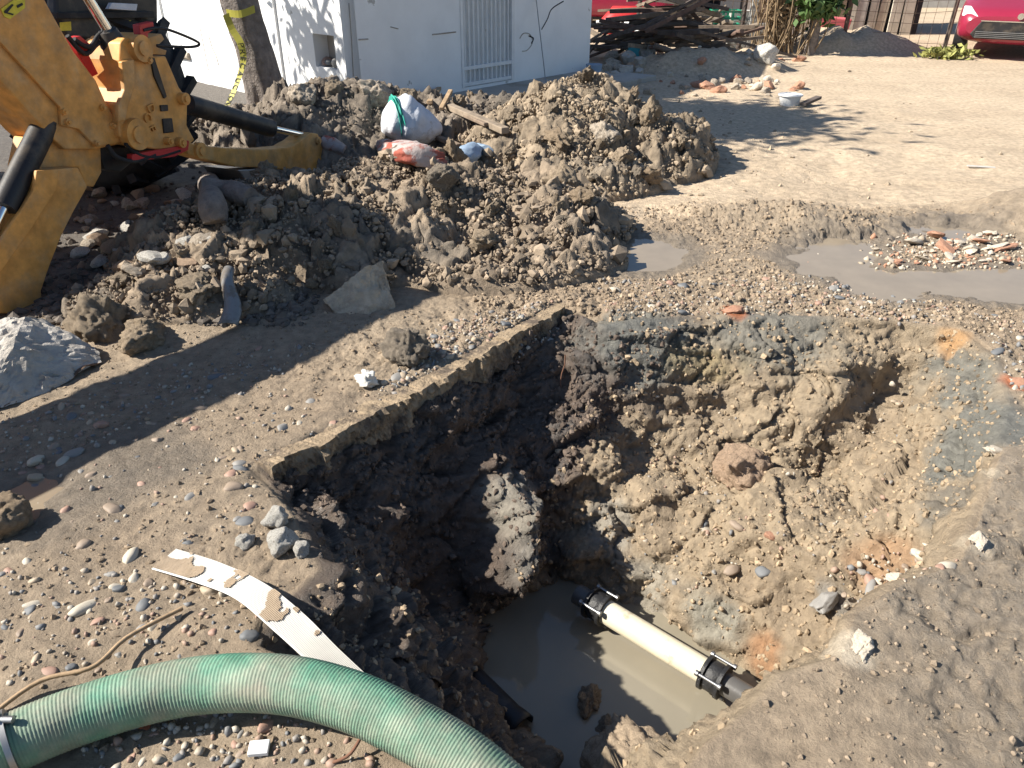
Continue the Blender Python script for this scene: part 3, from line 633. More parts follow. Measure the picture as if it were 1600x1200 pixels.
# white ribbed strip
tp = spline([P(a, b, z) for a, b, z in [(275,858,.02),(345,880,.035),(415,913,.06),(475,960,.07),(530,1015,.06),(600,1080,.02)]], 260)
bp_ = spline([P(a, b, z) for a, b, z in [(238,888,.01),(310,910,.03),(370,935,.055),(430,985,.065),(485,1035,.055),(545,1090,.01)]], 260)
nv = 73; vs = []
for a, b in zip(tp, bp_):
    for k in range(nv): vs.append(a.lerp(b, k/(nv-1))+Vector((0,0,.002*(k % 4 < 2))))
fs = [(i*nv+k, i*nv+k+1, (i+1)*nv+k+1, (i+1)*nv+k) for i in range(259) for k in range(nv-1)]
m = MB(); m.add(vs, fs); o = m.build('ribbed_strip', M['strip']); so = o.modifiers.new('thick', 'SOLIDIFY'); so.thickness = .004
va = np.array(vs); fc = va[np.array([f[0] for f in fs])]; u_ = np.repeat(np.arange(259), nv-1)/259; v_ = np.tile(np.arange(nv-1), 259)/72
mk = fbm(fc[:,0]*14, fc[:,1]*14, 1., 4)+1.25*smooth(.42, .0, u_)*smooth(.15, .7, v_)+.55*np.exp(-((u_-.62)/.05)**2-((v_-.7)/.2)**2) > .55
m = MB(); m.add([v+Vector((0,0,.004)) for v in vs], [f for f, k in zip(fs, mk) if k]); m.build('mud_smear', M['brown_mud'], o)
tag(o, 'white ribbed plastic strip smeared with mud beside the pit', 'plastic strip')
# pipe in the pit
pl, pr = P(902,928,-.79), P(1205,1112,-.79); pd = (pr-pl); Lp = pd.length; pd.normalize()
pr_ = thing('repaired_pipe', 'cream pipe with black bolted couplings crossing the pit water', 'pipe', pl)
def at_(t): return pd*(Lp*t)
m = MB(); m.tube([at_(.13), at_(.74)], .050, 28); m.build('pipe_section', M['pvc'], pr_)
m = MB(); m.tube([at_(0), at_(.13)], .044, 24); m.build('pipe_end', M['greypipe'], pr_)
m = MB(); m.tube([at_(.74), at_(1.12)], .044, 24); m.build('pipe_end', M['greypipe'], pr_)
for t in (.125, .74):
    m = MB(); m.tube([at_(t)-pd*.032, at_(t)-pd*.015, at_(t)+pd*.015, at_(t)+pd*.032], [.054,.060,.060,.054], 24)
    for s in (-.034, .034): m.tube([at_(t)+pd*(s-.007), at_(t)+pd*(s+.007)], .068, 24)
    cp = m.build('coupling', M['iron'], pr_)
    side = pd.cross(Vector((0,0,1))).normalized()
    for a in (.6, 2.7, 4.8):
        off = (side*math.cos(a)+Vector((0,0,1))*math.sin(a))*.073; m = MB(); m.tube([at_(t)-pd*.05+off, at_(t)+pd*.05+off], .006, 8)
        for s in (-.046, .046): m.tube([at_(t)+pd*(s-.006)+off, at_(t)+pd*(s+.006)+off], .012, 6)
        m.build('bolt', M['steel'], cp)
m = MB(); a = P(735,1060,-.84); b = P(815,1140,-.87); m.tube([a.lerp(b, i/9) for i in range(10)], [.055]*8+[.06,.062], 20, cap=False)
o = m.build('black_pipe', M['black']); o.modifiers.new('thick', 'SOLIDIFY').thickness = .005
tag(o, 'open-ended black pipe poking from the shaded bank into the water', 'pipe')
m = MB(); c = hit(406,1174); m.box(c+Vector((0,0,.012)), (.045,.035,.012), Matrix.Rotation(.1, 3, 'Z')); tag(m.build('white_tile', M['white_paint'], None, .002), 'small white tile piece on the ground below the hose', 'tile')
m = MB(); m.tube(spline([P(-30,1130,.01),P(60,1065,.03),P(145,1042,.04),P(200,995,.03),P(285,950,.02)], 24), .006, 7); tag(m.build('reed_stalk', M['palewood']), 'dry brown reed stalk lying above the green hose', 'stalk')
m = MB(); m.tube(spline([P(510,1195,.01),P(545,1180,.03),P(565,1150,.05)], 10), .004, 6); tag(m.build('twig', M['root']), 'thin forked twig below the hose near the bottom edge', 'twig')
# cut clear plastic bottle on the heap
m = MB(); c0 = hit(362,512); c1 = hit(374,436)+Vector((0,-.02,.05)); ax = (c1-c0); u = Vector((1,.1,0)).normalized(); w_ = ax.normalized().cross(u)
vs = []
for i in range(12):
    for k in range(11):
        a = math.pi*(k/10); vs.append(c0+ax*(i/11)+u*math.cos(a)*(.05-.002*i)+u*.02*math.sin(i*.5)+w_*(-abs(math.sin(a))*.03)+Vector((0,-.05,.03)))
m.add(vs, [(i*11+k, i*11+k+1, (i+1)*11+k+1, (i+1)*11+k) for i in range(11) for k in range(10)], True)
o = m.build('plastic_shell', M['plastic']); o.modifiers.new('thick', 'SOLIDIFY').thickness = .004; tag(o, 'grey cut plastic bottle shell stuck upright in the dark heap', 'plastic shell')

# ------------------------------------------------------------------ backhoe: rear of the machine, stabilizers down
BN = Vector((.94, -.35, 0)).normalized(); B0 = Vector((-1.46, 6.22, 0)); BL = Vector((.35, .94, 0)).normalized()
bh = thing('backhoe', 'yellow backhoe with its stabilizer legs down at the left of the soil heap', 'backhoe', (-2.3, 4.6, 0))
bo = Vector(bh.location)
def zp(pts, back=0.): return [PP(a*.35, b*.35, B0-BN*back, BN)-bo for a, b in pts]
def plate(name, pts, th, m, back=0., bevel=.008, parent=None):
    q = MB(); q.prism(zp(pts, back), -BN*th); return q.build(name, m, parent or bh, bevel)
def zc(a, b, back=0.): return PP(a*.35, b*.35, B0-BN*back, BN)-bo
def pin(a, b, r, out=.03, back=0., parent=None, m='yellow'):
    q = MB(); c = zc(a, b, back); q.tube([c-BN*.02, c+BN*out], r, 24); q.tube([c+BN*out, c+BN*(out+.012)], r*.55, 16); return q.build('pivot_pin', M[m], parent or bh, .003)
plate('gap_shade_plate', [(440,190),(550,185),(545,470),(520,540),(445,460)], .03, M['black'], .27, 0)  # black plate added to stand in for the shade in the gap
boom = plate('boom', [(-420,-300),(-250,-360),(40,-240),(190,-20),(250,90),(330,230),(430,360),(470,450),(525,530),(548,640),(430,667),(290,667),(215,600),(110,480),(0,360),(-420,-70)], .30, M['yellow'], .06)
plate('side_plate', [(-400,-280),(-240,-340),(36,-230),(185,-15),(245,95),(325,235),(425,365),(465,455),(520,535),(540,635),(430,655),(350,575),(275,560),(270,480),(0,185)], .02, M['yellow'], .038, .004, boom)
d = plate('warning_decal', [(5,40),(60,0),(112,-8),(112,35),(45,85),(20,75)], .004, M['decal'], .033, 0, boom)
plate('warning_mark', [(20,50),(55,18),(62,22),(35,55),(62,62),(58,68),(22,58)], .003, M['ink'], .029, 0, boom)
plate('warning_mark', [(75,25),(100,12),(104,22),(80,36)], .003, M['ink'], .029, 0, boom)
cast = plate('swing_casting', [(540,190),(560,165),(640,175),(655,225),(690,255),(740,250),(800,390),(838,440),(835,560),(870,625),(830,662),(700,667),(600,652),(535,610),(528,545),(530,470),(560,400),(535,270)], .24, M['yellow'], .0)
plate('rib', [(545,275),(600,265),(605,380),(575,470),(560,540),(528,545),(530,470),(558,400)], .03, M['yellow'], -.03, .006, cast)
plate('rib', [(675,262),(690,258),(745,430),(735,440),(690,340)], .012, M['black'], -.012, 0, cast)
plate('window', [(728,530),(770,528),(778,590),(735,596)], .012, M['black'], -.012, .004, cast)
plate('window', [(718,470),(750,468),(752,495),(722,498)], .012, M['black'], -.012, .002, cast)
plate('back_lug', [(430,200),(465,170),(475,300),(470,450),(440,455),(445,300)], .12, M['yellow'], .30)
for a, b, r in [(596,598,.085),(615,215,.07),(808,440,.035),(795,635,.03),(740,628,.022),(645,268,.02)]: pin(a, b, r, .04, 0, cast)
def glyph(ch, a, b, size):
    cu = bpy.data.curves.new('glyph', 'FONT'); cu.body = ch; cu.size = size; cu.extrude = .008; cu.align_x = 'CENTER'
    t = bpy.data.objects.new('glyph', cu); me = bpy.data.meshes.new_from_object(t); bpy.data.objects.remove(t)
    o = link('embossed_letter', me, M['yellow'], cast); c = zc(a, b)+BN*.006
    o.matrix_local = Matrix.Translation(c) @ Matrix((BL, Vector((0,0,1)), BN)).transposed().to_4x4() @ Matrix.Rotation(-1.45, 4, 'Z')
for ch, a, b in (('D',655,490),('C',640,530),('E',660,580)): glyph(ch, a, b, .075)
leg = plate('stabilizer_leg', [(830,635),(900,648),(1000,660),(1180,668),(1290,658),(1340,630),(1385,592),(1420,597),(1450,690),(1540,712),(1520,760),(1440,777),(1360,765),(1290,762),(1200,750),(1050,745),(930,716),(840,690)], .15, M['yellow'], .03)
for a, b, r in [(890,672,.05),(1415,627,.03),(1440,714,.03)]: pin(a, b, r, .02, .03, leg)
plate('stabilizer_pad', [(1060,757),(1320,742),(1332,832),(1290,870),(1200,850),(1090,800)], .30, M['steel'], .05, .01, leg)
q = MB(); q.tube([zc(835,465,.1), zc(1207,572,.1)], .062, 24); cyl = q.build('hydraulic_cylinder', M['black'], bh)
q = MB(); q.tube([zc(1205,571,.1), zc(1395,612,.1)], .024, 16); q.build('cylinder_rod', M['chrome'], cyl)
legl = plate('stabilizer_leg', [(165,762),(350,747),(392,835),(330,945),(275,1055),(222,1190),(185,1300),(190,1330),(120,1400),(-60,1400),(-60,1240),(0,1080),(80,960),(150,850)], .20, M['yellow'], .0)
plate('leg_side', [(165,762),(262,755),(255,845),(150,1010),(30,1180),(-60,1290),(-60,1240),(0,1080),(80,960),(150,850)], .02, M['yellow'], -.022, .004, legl)
plate('leg_bracket', [(200,620),(450,640),(455,770),(420,835),(380,830),(350,747),(170,762)], .22, M['yellow'], .10)
q = MB(); q.tube([zc(235,490,.13), zc(15,930,.05)], .060, 24); cyl2 = q.build('hydraulic_cylinder', M['black'], bh)
q = MB(); q.tube([zc(16,928,.05), zc(-60,1090,.05)], .026, 16); q.build('cylinder_rod', M['chrome'], cyl2)
q = MB(); q.tube([zc(360,-60,.12), zc(488,150,.12)], .028, 16); bc = q.build('cylinder_rod', M['chrome'], bh)
q = MB(); q.tube([zc(478,135,.12), zc(505,190,.12), zc(512,255,.12)], [.05,.075,.075], 20); q.build('rod_eye', M['black'], bc)
plate('transport_lock', [(318,170),(360,160),(400,195),(400,250),(440,330),(410,345),(350,240)], .05, M['red'], .16, .004)
plate('transport_lock', [(622,110),(685,96),(690,130),(662,150),(658,215),(640,220),(628,160)], .05, M['red'], .02, .004)
plate('lock_bar', [(590,690),(820,650),(825,625),(845,628),(842,670),(780,700),(590,722)], .04, M['red'], -.02, .004)
plate('underside_frame', [(430,650),(600,655),(600,720),(540,770),(470,760)], .5, M['black'], .12, .01)
plate('rear_panel', [(245,-420),(700,-420),(708,100),(640,190),(300,175),(250,60)], .08, M['black'], .75, .02)
for a, b in ((285,120),(553,115)): plate('warning_decal', [(a-17,b-20),(a+32,b-24),(a+34,b+16),(a-15,b+18)], .004, M['decal'], .745, 0)
plate('console_ledge', [(255,55),(690,50),(692,80),(258,85)], .06, M['rubber'], .70, .006)
plate('document_box', [(485,40),(500,12),(615,18),(610,48)], .03, M['sack'], .66, .003)
plate('cross_member', [(600,190),(720,150),(735,175),(700,210),(745,225),(740,245),(600,240)], .3, M['yellow'], .12, .004)
q = MB(); q.tube(spline([zc(640,135,.02), zc(715,125,.0), zc(800,150,-.02), zc(888,192,-.02), zc(850,210,0), zc(700,203,.05)], 30), .008, 8); q.build('hydraulic_hose', M['black'], bh)
q = MB(); q.bar(Vector((-2.5,3.62,1.50))-bo, Vector((-2.93,1.75,.70))-bo, .26, .33); q.build('dipper_arm', M['yellow'], bh, .02)
q = MB(); q.prism([Vector((-3.1,y,z))-bo for y, z in [(1.85,.75),(1.5,.8),(1.15,.55),(1.1,.15),(1.45,.0),(1.75,.2)]], (.5,0,0)); q.build('bucket', M['yellow'], bh, .02)
for pts_ in ([(330,175),(400,210),(455,150),(520,215),(600,245)], [(300,160),(380,240),(450,190),(540,250),(620,300)], [(560,640),(620,690),(700,700),(800,672)], [(480,650),(520,700),(600,720),(690,690)]):
    q = MB(); q.tube(spline([zc(a, b, .14 if b < 400 else -.01) for a, b in pts_], 26), .013, 8); q.build('hydraulic_hose', M['rubber'], bh)
for a, b in ((300,545),(285,500),(455,480),(500,560),(430,640)): pin(a, b, .016, .012, .034, boom)
# wheels (far one in view, near one off the left edge)
def wheel(c, r, w):
    q = MB(); n = 56; prof = [(r*.55,-.5),(r*.86,-.52),(r*.96,-.44),(r,-.2),(r,.2),(r*.96,.44),(r*.86,.52),(r*.55,.5)]
    vs = [c-bo+BL*(b*w)+(BN*math.cos(t)+Vector((0,0,1))*math.sin(t))*a for t in [2*math.pi*k/n for k in range(n)] for a, b in prof]; m_ = len(prof)
    q.add(vs, [(k*m_+j, k*m_+j+1, ((k+1) % n)*m_+j+1, ((k+1) % n)*m_+j) for k in range(n) for j in range(m_-1)], True)
    for k in range(44):
        t = 2*math.pi*k/44; s = 1 if k % 2 else -1; rad = BN*math.cos(t)+Vector((0,0,1))*math.sin(t); tan = -BN*math.sin(t)+Vector((0,0,1))*math.cos(t)
        q.bar(c-bo+rad*(r+.0)+BL*(s*.02*w), c-bo+rad*(r-.03)+BL*(s*.54*w)+tan*.16, .055, .06, rad)
    t = q.build('tyre', M['rubber'], bh); q = MB(); q.tube([c-bo-BL*.1*w, c-bo+BL*.1*w], r*.56, 32); q.build('rim', M['yellow'], t)
wheel(Vector((-3.0, 5.75, .70)), .70, .46); wheel(Vector((-3.75, 3.85, .70)), .70, .46)
q = MB(); c = Vector((-4.4, 5.3, 0))-bo; R3 = Matrix((BN, BL, Vector((0,0,1)))).transposed()
q.box(c+Vector((0,0,.95)), (1.6,1.1,.7), R3); q.build('chassis', M['yellow'], bh, .03)
q = MB(); q.box(c+Vector((-.1,.0,2.72)), (1.7,1.45,.10), R3)
for a in (-.78,.72):
    for b in (-.66,.66): q.bar(c+R3 @ Vector((a,b,1.25)), c+R3 @ Vector((a,b,2.7)), .08, .08)
q.build('cab_frame', M['yellow'], bh, .01)

# ------------------------------------------------------------------ white house
HK = Vector((-1.72, 8.44, 0)); HR = Vector((1.08, 11.45, 0)); hd = (HR-HK); HL = hd.length; hd.normalize(); hn = Vector((hd.y, -hd.x, 0)); hl = Vector((-hd.y, hd.x, 0))
house = thing('white_house', 'white plastered house with a barred metal door behind the soil heaps', 'house', HK)
def hw(u, o, z): return hd*u+hn*o+Vector((0,0,z))                  # along shaded wall
def lw(u, o, z): return hl*u-hd*o+Vector((0,0,z))                  # along sunlit wall
def hu(px, py): p = PP(px, py, HK, hn)-HK; return p.dot(hd), p.z
def lu(px, py): p = PP(px, py, HK, hd)-HK; return p.dot(hl), p.z
def wallbox(f, u0, u1, z0, z1, o0, o1, q=None):
    q = q or MB(); a = [f(u0,o0,z0), f(u1,o0,z0), f(u1,o0,z1), f(u0,o0,z1)]; q.prism(a, f(0,o1,0)-f(0,o0,0)); return q
du0, _ = hu(722,130); du1, _ = hu(803,120); _, dz1 = hu(760,8)
q = wallbox(hw, .002, du0, -.1, 2.3, 0, -.16); wallbox(hw, du1, HL, -.1, 2.3, 0, -.16, q); wallbox(hw, du0, du1, 2.15, 2.3, 0, -.16, q); wallbox(hw, du0, du1, -.1, .09, 0, -.16, q)
q.build('wall', M['white_wall'], house)
nu1, nz1 = lu(488,52); nu0, _ = lu(527,60); _, nz0 = lu(508,106)
q = wallbox(lw, 0, nu0, -.1, 2.3, 0, -.18); wallbox(lw, nu1, 6, -.1, 2.3, 0, -.18, q); wallbox(lw, nu0, nu1, nz1, 2.3, 0, -.18, q); wallbox(lw, nu0, nu1, -.1, nz0, 0, -.18, q)
q.build('wall', M['white_wall'], house)
nb = wallbox(lw, nu0-.02, nu1+.02, nz0-.02, nz1+.02, -.182, -.2).build('niche', M['apron'], house)
for k in range(6):
    c = lw(nu0+(nu1-nu0)*(k+.7)/6.6, -.08-.03*(k % 2), nz0+.035); o = put('rubble_stone', PEB[k], c, .035+.012*(k % 3), nb, .4, 1)
q = MB(); q.prism([hw(0,-.17,2.3), hw(HL,-.17,2.3), hw(HL,-5.5,2.3), hw(0,-5.5,2.3)], (0,0,.15)); q.build('roof', M['apron'], house)
q = wallbox(hw, HL-.16, HL, -.1, 2.29, -.165, -5.5); q.build('wall', M['white_wall'], house)
door = wallbox(hw, du0+.03, du1-.03, .12, 1.12, -.05, -.07).build('door', M['white_paint'], house)
wallbox(hw, du0+.03, du1-.03, 1.16, 2.12, -.06, -.075).build('window_pane', M['dark'], door)
q = wallbox(hw, du0, du0+.04, .09, 2.15, .012, -.06); wallbox(hw, du1-.05, du1, .09, 2.15, .012, -.06, q); wallbox(hw, du0+.04, du1-.05, 1.10, 1.16, .008, -.05, q); wallbox(hw, du0+.04, du1-.05, .28, .32, .006, -.045, q); wallbox(hw, du0+.04, du1-.05, .10, .14, .006, -.045, q)
q.build('door_frame', M['white_paint'], door)
for k in range(11):
    u = du0+.07+(du1-du0-.16)*k/10; wallbox(hw, u, u+.014, .14, 2.1, -.012, -.04).build('bar', M['white_paint'], door)
for px in (262, 436):
    u, _ = lu(px, 60); q = MB(); q.tube([lw(u,.015,0), lw(u-.02,.015,2.25)], .012, 8); q.build('conduit', M['white_paint'], house)
q = MB(); a = PP(836,0,HK,hn)-HK+hn*.02; b = P(857,165)-HK; q.tube([a+(a-b)*.6, a, b], .006, 6); tag(q.build('guy_wire', M['steel']), 'thin wire slanting down before the shaded house wall', 'wire').location = HK
q = MB(); a = [HK+hn*.0+hd*.2, HR+hd*.1, HR+hd*.2+hn*1.0, HK+hn*1.15+hd*.9]; q.prism([p+Vector((0,0,.055)) for p in a], (0,0,-.15)); o = q.build('sidewalk', M['apron'], None, .01); o['kind'] = 'structure'

def wallmark(name, f, pts, r, m):
    q = MB(); q.tube(spline([PP(a, b, HK, hn if f == 'h' else hd)-HK+(hn if f == 'h' else -hd)*.002 for a, b in pts], 20), r, 6); q.build(name, m, house)
wallmark('crack', 'h', [(880,2),(862,14),(855,30),(846,46)], .007, M['dark']); wallmark('crack', 'h', [(812,60),(818,52),(828,54),(832,66),(824,78),(816,80)], .006, M['apron']); wallmark('crack', 'h', [(826,56),(833,60),(830,68)], .009, M['dark'])
wallmark('crack', 'h', [(560,62),(575,61)], .008, M['apron']); wallmark('crack', 'h', [(610,42),(622,45)], .006, M['apron']); wallmark('crack', 'h', [(675,54),(712,50)], .008, M['apron']); wallmark('crack', 'h', [(545,5),(549,60),(552,120)], .006, M['apron'])
wallmark('crack', 'l', [(326,55),(332,75),(338,88),(342,102)], .005, M['apron']); wallmark('crack', 'l', [(312,40),(318,70),(326,110)], .004, M['apron']); wallmark('exposed_patch', 'l', [(272,84),(285,86),(297,88)], .05, M['concrete'])
# ------------------------------------------------------------------ tree with caution tape
tr = thing('leaning_tree', 'leaning grey-barked tree trunk in front of the sunlit house wall', 'tree', P(425,205))
to = Vector(tr.location)
tp_ = [PY(428,215,8.0), PY(415,150,7.95), PY(398,80,7.9), PY(374,0,7.85)]; d = (tp_[3]-tp_[2]); tp_ += [tp_[3]+d*1.5+Vector((0,0,.3)), tp_[3]+d*2.6+Vector((0,0,1.4)), tp_[3]+d*3+Vector((.2,0,2.4))]
tpp = spline(tp_, 50); q = MB(); nn = 48; vs = []
for i, p in enumerate(tpp):
    r = .215*(1-.011*i)
    for k in range(nn):
        a = k*2*math.pi/nn; rr = r*(1+.10*float(vnoise(np.array(a*2.2), i*.25, 2.))+.07*math.sin(a*5+i*.1)-.09*abs(float(vnoise(np.array(math.cos(a)*6+3), math.sin(a)*6, i*.22)))); vs.append(p-to+Vector((math.cos(a)*rr, math.sin(a)*rr, 0)))
q.add(vs, [(i*nn+k, i*nn+(k+1) % nn, (i+1)*nn+(k+1) % nn, (i+1)*nn+k) for i in range(49) for k in range(nn)], True); q.build('trunk', M['bark'], tr)
def leaves(name, blobs, size, m, parent, off, asp=.4):
    c = np.concatenate([np.array(b[:3])+np.array(b[3])*RNG.normal(0, .42, (b[4], 3)) for b in blobs]); n = len(c)
    a = RNG.normal(size=(n, 3)); a /= np.linalg.norm(a, axis=1)[:, None]; b = np.cross(a, RNG.normal(size=(n, 3))); b /= np.linalg.norm(b, axis=1)[:, None]
    s = size*RNG.uniform(.6, 1.4, (n, 1)); V = np.stack([c-a*s, c+b*s*asp, c+a*s, c-b*s*asp], 1)-np.array(off)
    o = link(name, mesh_np(name, V.reshape(-1, 3), np.arange(n*4).reshape(-1, 4), m, None, False), None, parent); return o
top = tpp[-1]
q = MB()
for b in [(-3.2,7.7,3.9),(-3.8,8.2,3.7),(-2.7,8.1,3.8),(-4.4,8.5,2.7),(-2.9,7.2,3.6)]: q.tube(spline([tpp[38]-to, (tpp[38].lerp(Vector(b), .5)+Vector((0,0,.25)))-to, Vector(b)-to], 10), [.08-.007*i for i in range(10)], 8)
q.build('limb', M['bark'], tr)
leaves('crown', [(-2.9,7.6,3.9,(1.1,1.1,.5),4200),(-3.4,8.3,3.7,(1.0,1.0,.5),2600),(-2.2,8.0,3.8,(.9,.9,.4),1800),(-4.5,8.5,2.6,(.5,.6,.55),420)], .085, M['leaf'], tr, to)
tape = thing('caution_tape', 'yellow caution tape tied round the leaning trunk and hanging down', 'tape', to)
def ribbon(pts, w, name, m, up, par):
    q = MB(); vs = []
    for i, p in enumerate(pts):
        vs += [p+up(i)*w/2, p-up(i)*w/2]
    q.add(vs, [(2*i, 2*i+1, 2*i+3, 2*i+2) for i in range(len(pts)-1)]); o = q.build(name, m, par); o.modifiers.new('t', 'SOLIDIFY').thickness = .002; return o
rb = [PY(353,22,7.62),PY(362,45,7.62),PY(376,68,7.6),PY(380,95,7.58),PY(372,125,7.5),PY(362,150,7.4),PY(354,166,7.35)]
rb = spline([p-to for p in rb], 24); rt = ribbon(rb, .065, 'hanging_band', M['tapeyellow'], lambda i: Vector((.92,.1,.35)).normalized(), tape)
band = spline([PY(354,20,7.63)-to, PY(375,22,7.6)-to, PY(398,14,7.62)-to], 10); ribbon(band, .06, 'wrapped_band', M['tapeyellow'], lambda i: Vector((0,0,1)), tape)
for i, ch in enumerate('PRECAUCION'):
    cu = bpy.data.curves.new('t', 'FONT'); cu.body = ch; cu.size = .075; cu.extrude = .001; cu.align_x = 'CENTER'; t = bpy.data.objects.new('t', cu); me = bpy.data.meshes.new_from_object(t); bpy.data.objects.remove(t)
    k = 8+i*15/10; p = rb[int(k)].lerp(rb[min(int(k)+1, 23)], k-int(k)); d = (rb[min(int(k)+1, 23)]-rb[int(k)]).normalized(); sx = Vector((.92,.1,.35)).normalized(); nz = sx.cross(d).normalized()
    if nz.y > 0: nz = -nz
    o = link('letter', me, M['ink'], rt); yv = nz.cross(d)
    o.matrix_local = Matrix.Translation(p+nz*.004-yv*.025) @ Matrix((d, yv, nz)).transposed().to_4x4()

# ------------------------------------------------------------------ sacks and debris on the shaded heap
def loft(name, path, radii, m, parent=None, flat=.7, rough=.12, n=28):
    pts = spline(path, 30); vs = []; rs = np.interp(np.linspace(0, 1, 30), np.linspace(0, 1, len(radii)), radii)
    ax = (path[-1]-path[0]).normalized(); u = ax.cross(Vector((0,0,1))).normalized(); v = u.cross(ax)
    for i, p in enumerate(pts):
        for k in range(n):
            a = k*2*math.pi/n; rr = rs[i]*(1+rough*float(fbm(np.array(math.cos(a)*1.8+p.x*5), math.sin(a)*1.8, i*.22, 3))); vs.append(p+u*math.cos(a)*rr+v*math.sin(a)*rr*flat)
    q = MB(); q.add(vs, [(i*n+k, i*n+(k+1) % n, (i+1)*n+(k+1) % n, (i+1)*n+k) for i in range(29) for k in range(n)], True)
    q.add(vs[:n], [tuple(range(n))]); q.add(vs[-n:], [tuple(range(n))]); return q.build(name, m, parent)
def lift(px, py, dz): p = hit(px, py); return p+Vector((0,0,dz))
sk_ = thing('white_sack', 'full pale woven sack with a green band lying on the shaded heap', 'sack', lift(645,225,0)); so_ = Vector(sk_.location)
sp = [lift(600,215,.13)-so_, lift(625,215,.16)-so_, lift(655,225,.15)-so_, lift(690,222,.10)-so_]
loft('sack_body', sp, [.10,.19,.23,.24,.17,.05], M['sack'], sk_, .8)
loft('printed_band', [sp[0].lerp(sp[1], .75), sp[1].lerp(sp[2], .02)], [.205,.212], M['teal'], sk_, .8)
tag(loft('striped_sack', [lift(600,235,.05), lift(640,250,.05), lift(690,262,.03)], [.06,.12,.12,.05], M['sackred'], None, .5, .3), 'flattened red and white sack under the pale woven sack', 'sack')
tag(loft('blue_sack', [lift(718,262,.04), lift(738,250,.06), lift(760,243,.04)], [.05,.09,.09,.05], M['sackblue'], None, .7, .2), 'small blue-grey bundled sack right of the pale sack', 'sack')
tag(loft('painted_stone', [lift(505,232,.06), lift(540,246,.06)], [.05,.07,.06,.04], M['sackred'], None, .8, .1), 'pinkish rounded stone at the end of the stabilizer leg', 'stone')
for k, (a, b, c, d, w, t) in enumerate([(672,175,688,150,.05,'pale upright wood splinter behind the woven sack'),(690,185,705,160,.04,'tan upright stick behind the woven sack'),(700,180,790,225,.07,'grey log sloping right of the woven sack'),(680,228,718,248,.05,'reddish board lying under the woven sack'),(715,190,760,215,.04,'brown stick beside the grey log')]):
    q = MB(); q.bar(lift(a,b,.08), lift(c,d,.10), w, w*.7); tag(q.build('stick', M['palewood'] if k < 2 else M['wood'], None, .006), t, 'stick')
for k, (px, py, w, t) in enumerate([(590,158,60,'broad tan stone slab against the house on the shaded heap'),(525,150,45,'pointed dark slab left of the broad tan stone'),(475,160,55,'pale rounded block at the left of the shaded heap'),(640,160,45,'dark rounded block right of the broad tan stone'),(945,225,60,'pale squared lump in the sunlit heap'),(690,290,60,'grey angular lump at the join of the two heaps'),(755,385,62,'dark smooth lump low on the front of the heap')]):
    one('heap_block', 120+k, px, py, w, t, 'stone block', M['concrete'] if k in (0,2,4) else M['clod'], .9, .15, .2)
tl = [(330,300,340,365,.07),(320,318,395,325,.06)]
for k, (a, b, c, d, r) in enumerate(tl):
    q = MB(); q.tube(spline([lift(a,b,.08), lift((a+c)/2,(b+d)/2,.09), lift(c,d,.06)], 12), [r*(1+.1*math.sin(i)) for i in range(12)], 14)
    tag(q.build('log', M['bark']), ['short upright-lying grey log below the stabilizer leg','grey log lying crosswise below the stabilizer leg'][k], 'log')
for k in range(60):
    px, py = random.uniform(90,330), random.uniform(285,430)
    o = put('rubble_piece', rock_mesh('rubble', 300+k, 2, 1., .12, M[('concrete', 'pinkstone', 'white_stone')[k % 3]], .6), hit(px, py), (.035, .065)[k % 2]*random.uniform(.85, 1.15), None, .2, .4)
    ds_ = ('small ', 'large ')[k % 2]+('tan', 'pinkish', 'whitish')[k % 3]; tag(o, ds_+' broken masonry piece in the rubble below the backhoe', 'rubble', ds_+' rubble below the backhoe')

# ------------------------------------------------------------------ yard beyond the house
def gp_(px, py): p = P(px, py); return Vector((p.x, p.y, float(ground_h(np.array([p.x]), np.array([p.y]))[0])))
WL = ['long grey', 'short brown', 'bent dark', 'pale weathered', 'thin crooked']
for k in range(84):
    c = Vector((random.gauss(2.45,.6), random.gauss(13.0,.45), 0)); h = max(0, 1-abs(c.x-2.45)/1.4)*random.uniform(.05,1.05)+.05
    a = random.gauss(0,.5)+(math.pi if k % 2 else 0); L = random.uniform(.6,1.6); ti = random.gauss(0,.22)
    d = Vector((math.cos(a)*math.cos(ti), math.sin(a)*math.cos(ti), math.sin(ti)))*L/2; c.z = max(h, abs(d.z)+.04); q = MB()
    if k % 3: q.bar(c-d, c+d, .10 if k % 2 else .05, random.uniform(.03,.06))
    else: q.tube(spline([c-d, c+Vector((0,0,random.uniform(-.05,.08))), c+d], 9), .04 if k % 2 else .02, 8)
    tag(q.build('scrap_wood' if k % 3 else 'branch', M['wood']), ('long ' if L > .9 else 'short ')+('thick ' if k % 2 else 'thin ')+('plank' if k % 3 else 'branch')+' lying in the tangled scrap wood pile right of the house', 'plank' if k % 3 else 'branch', 'scrap wood: '+('long ' if L > .9 else 'short ')+('thick ' if k % 2 else 'thin ')+('planks' if k % 3 else 'branches'))
for k in range(22):
    px, py = random.uniform(930,1010), random.uniform(84,122)
    tag(put('rubble_stone', rock_mesh('yardstone', 400+k, 3, .9, .12, random.choice([M['concrete'], M['apron'], M['pinkstone']]), .9), gp_(px, py), random.uniform(.07,.17), None, .2, .5), 'broken stone in the shaded rubble beside the house corner', 'stone', 'rubble stones beside the house')
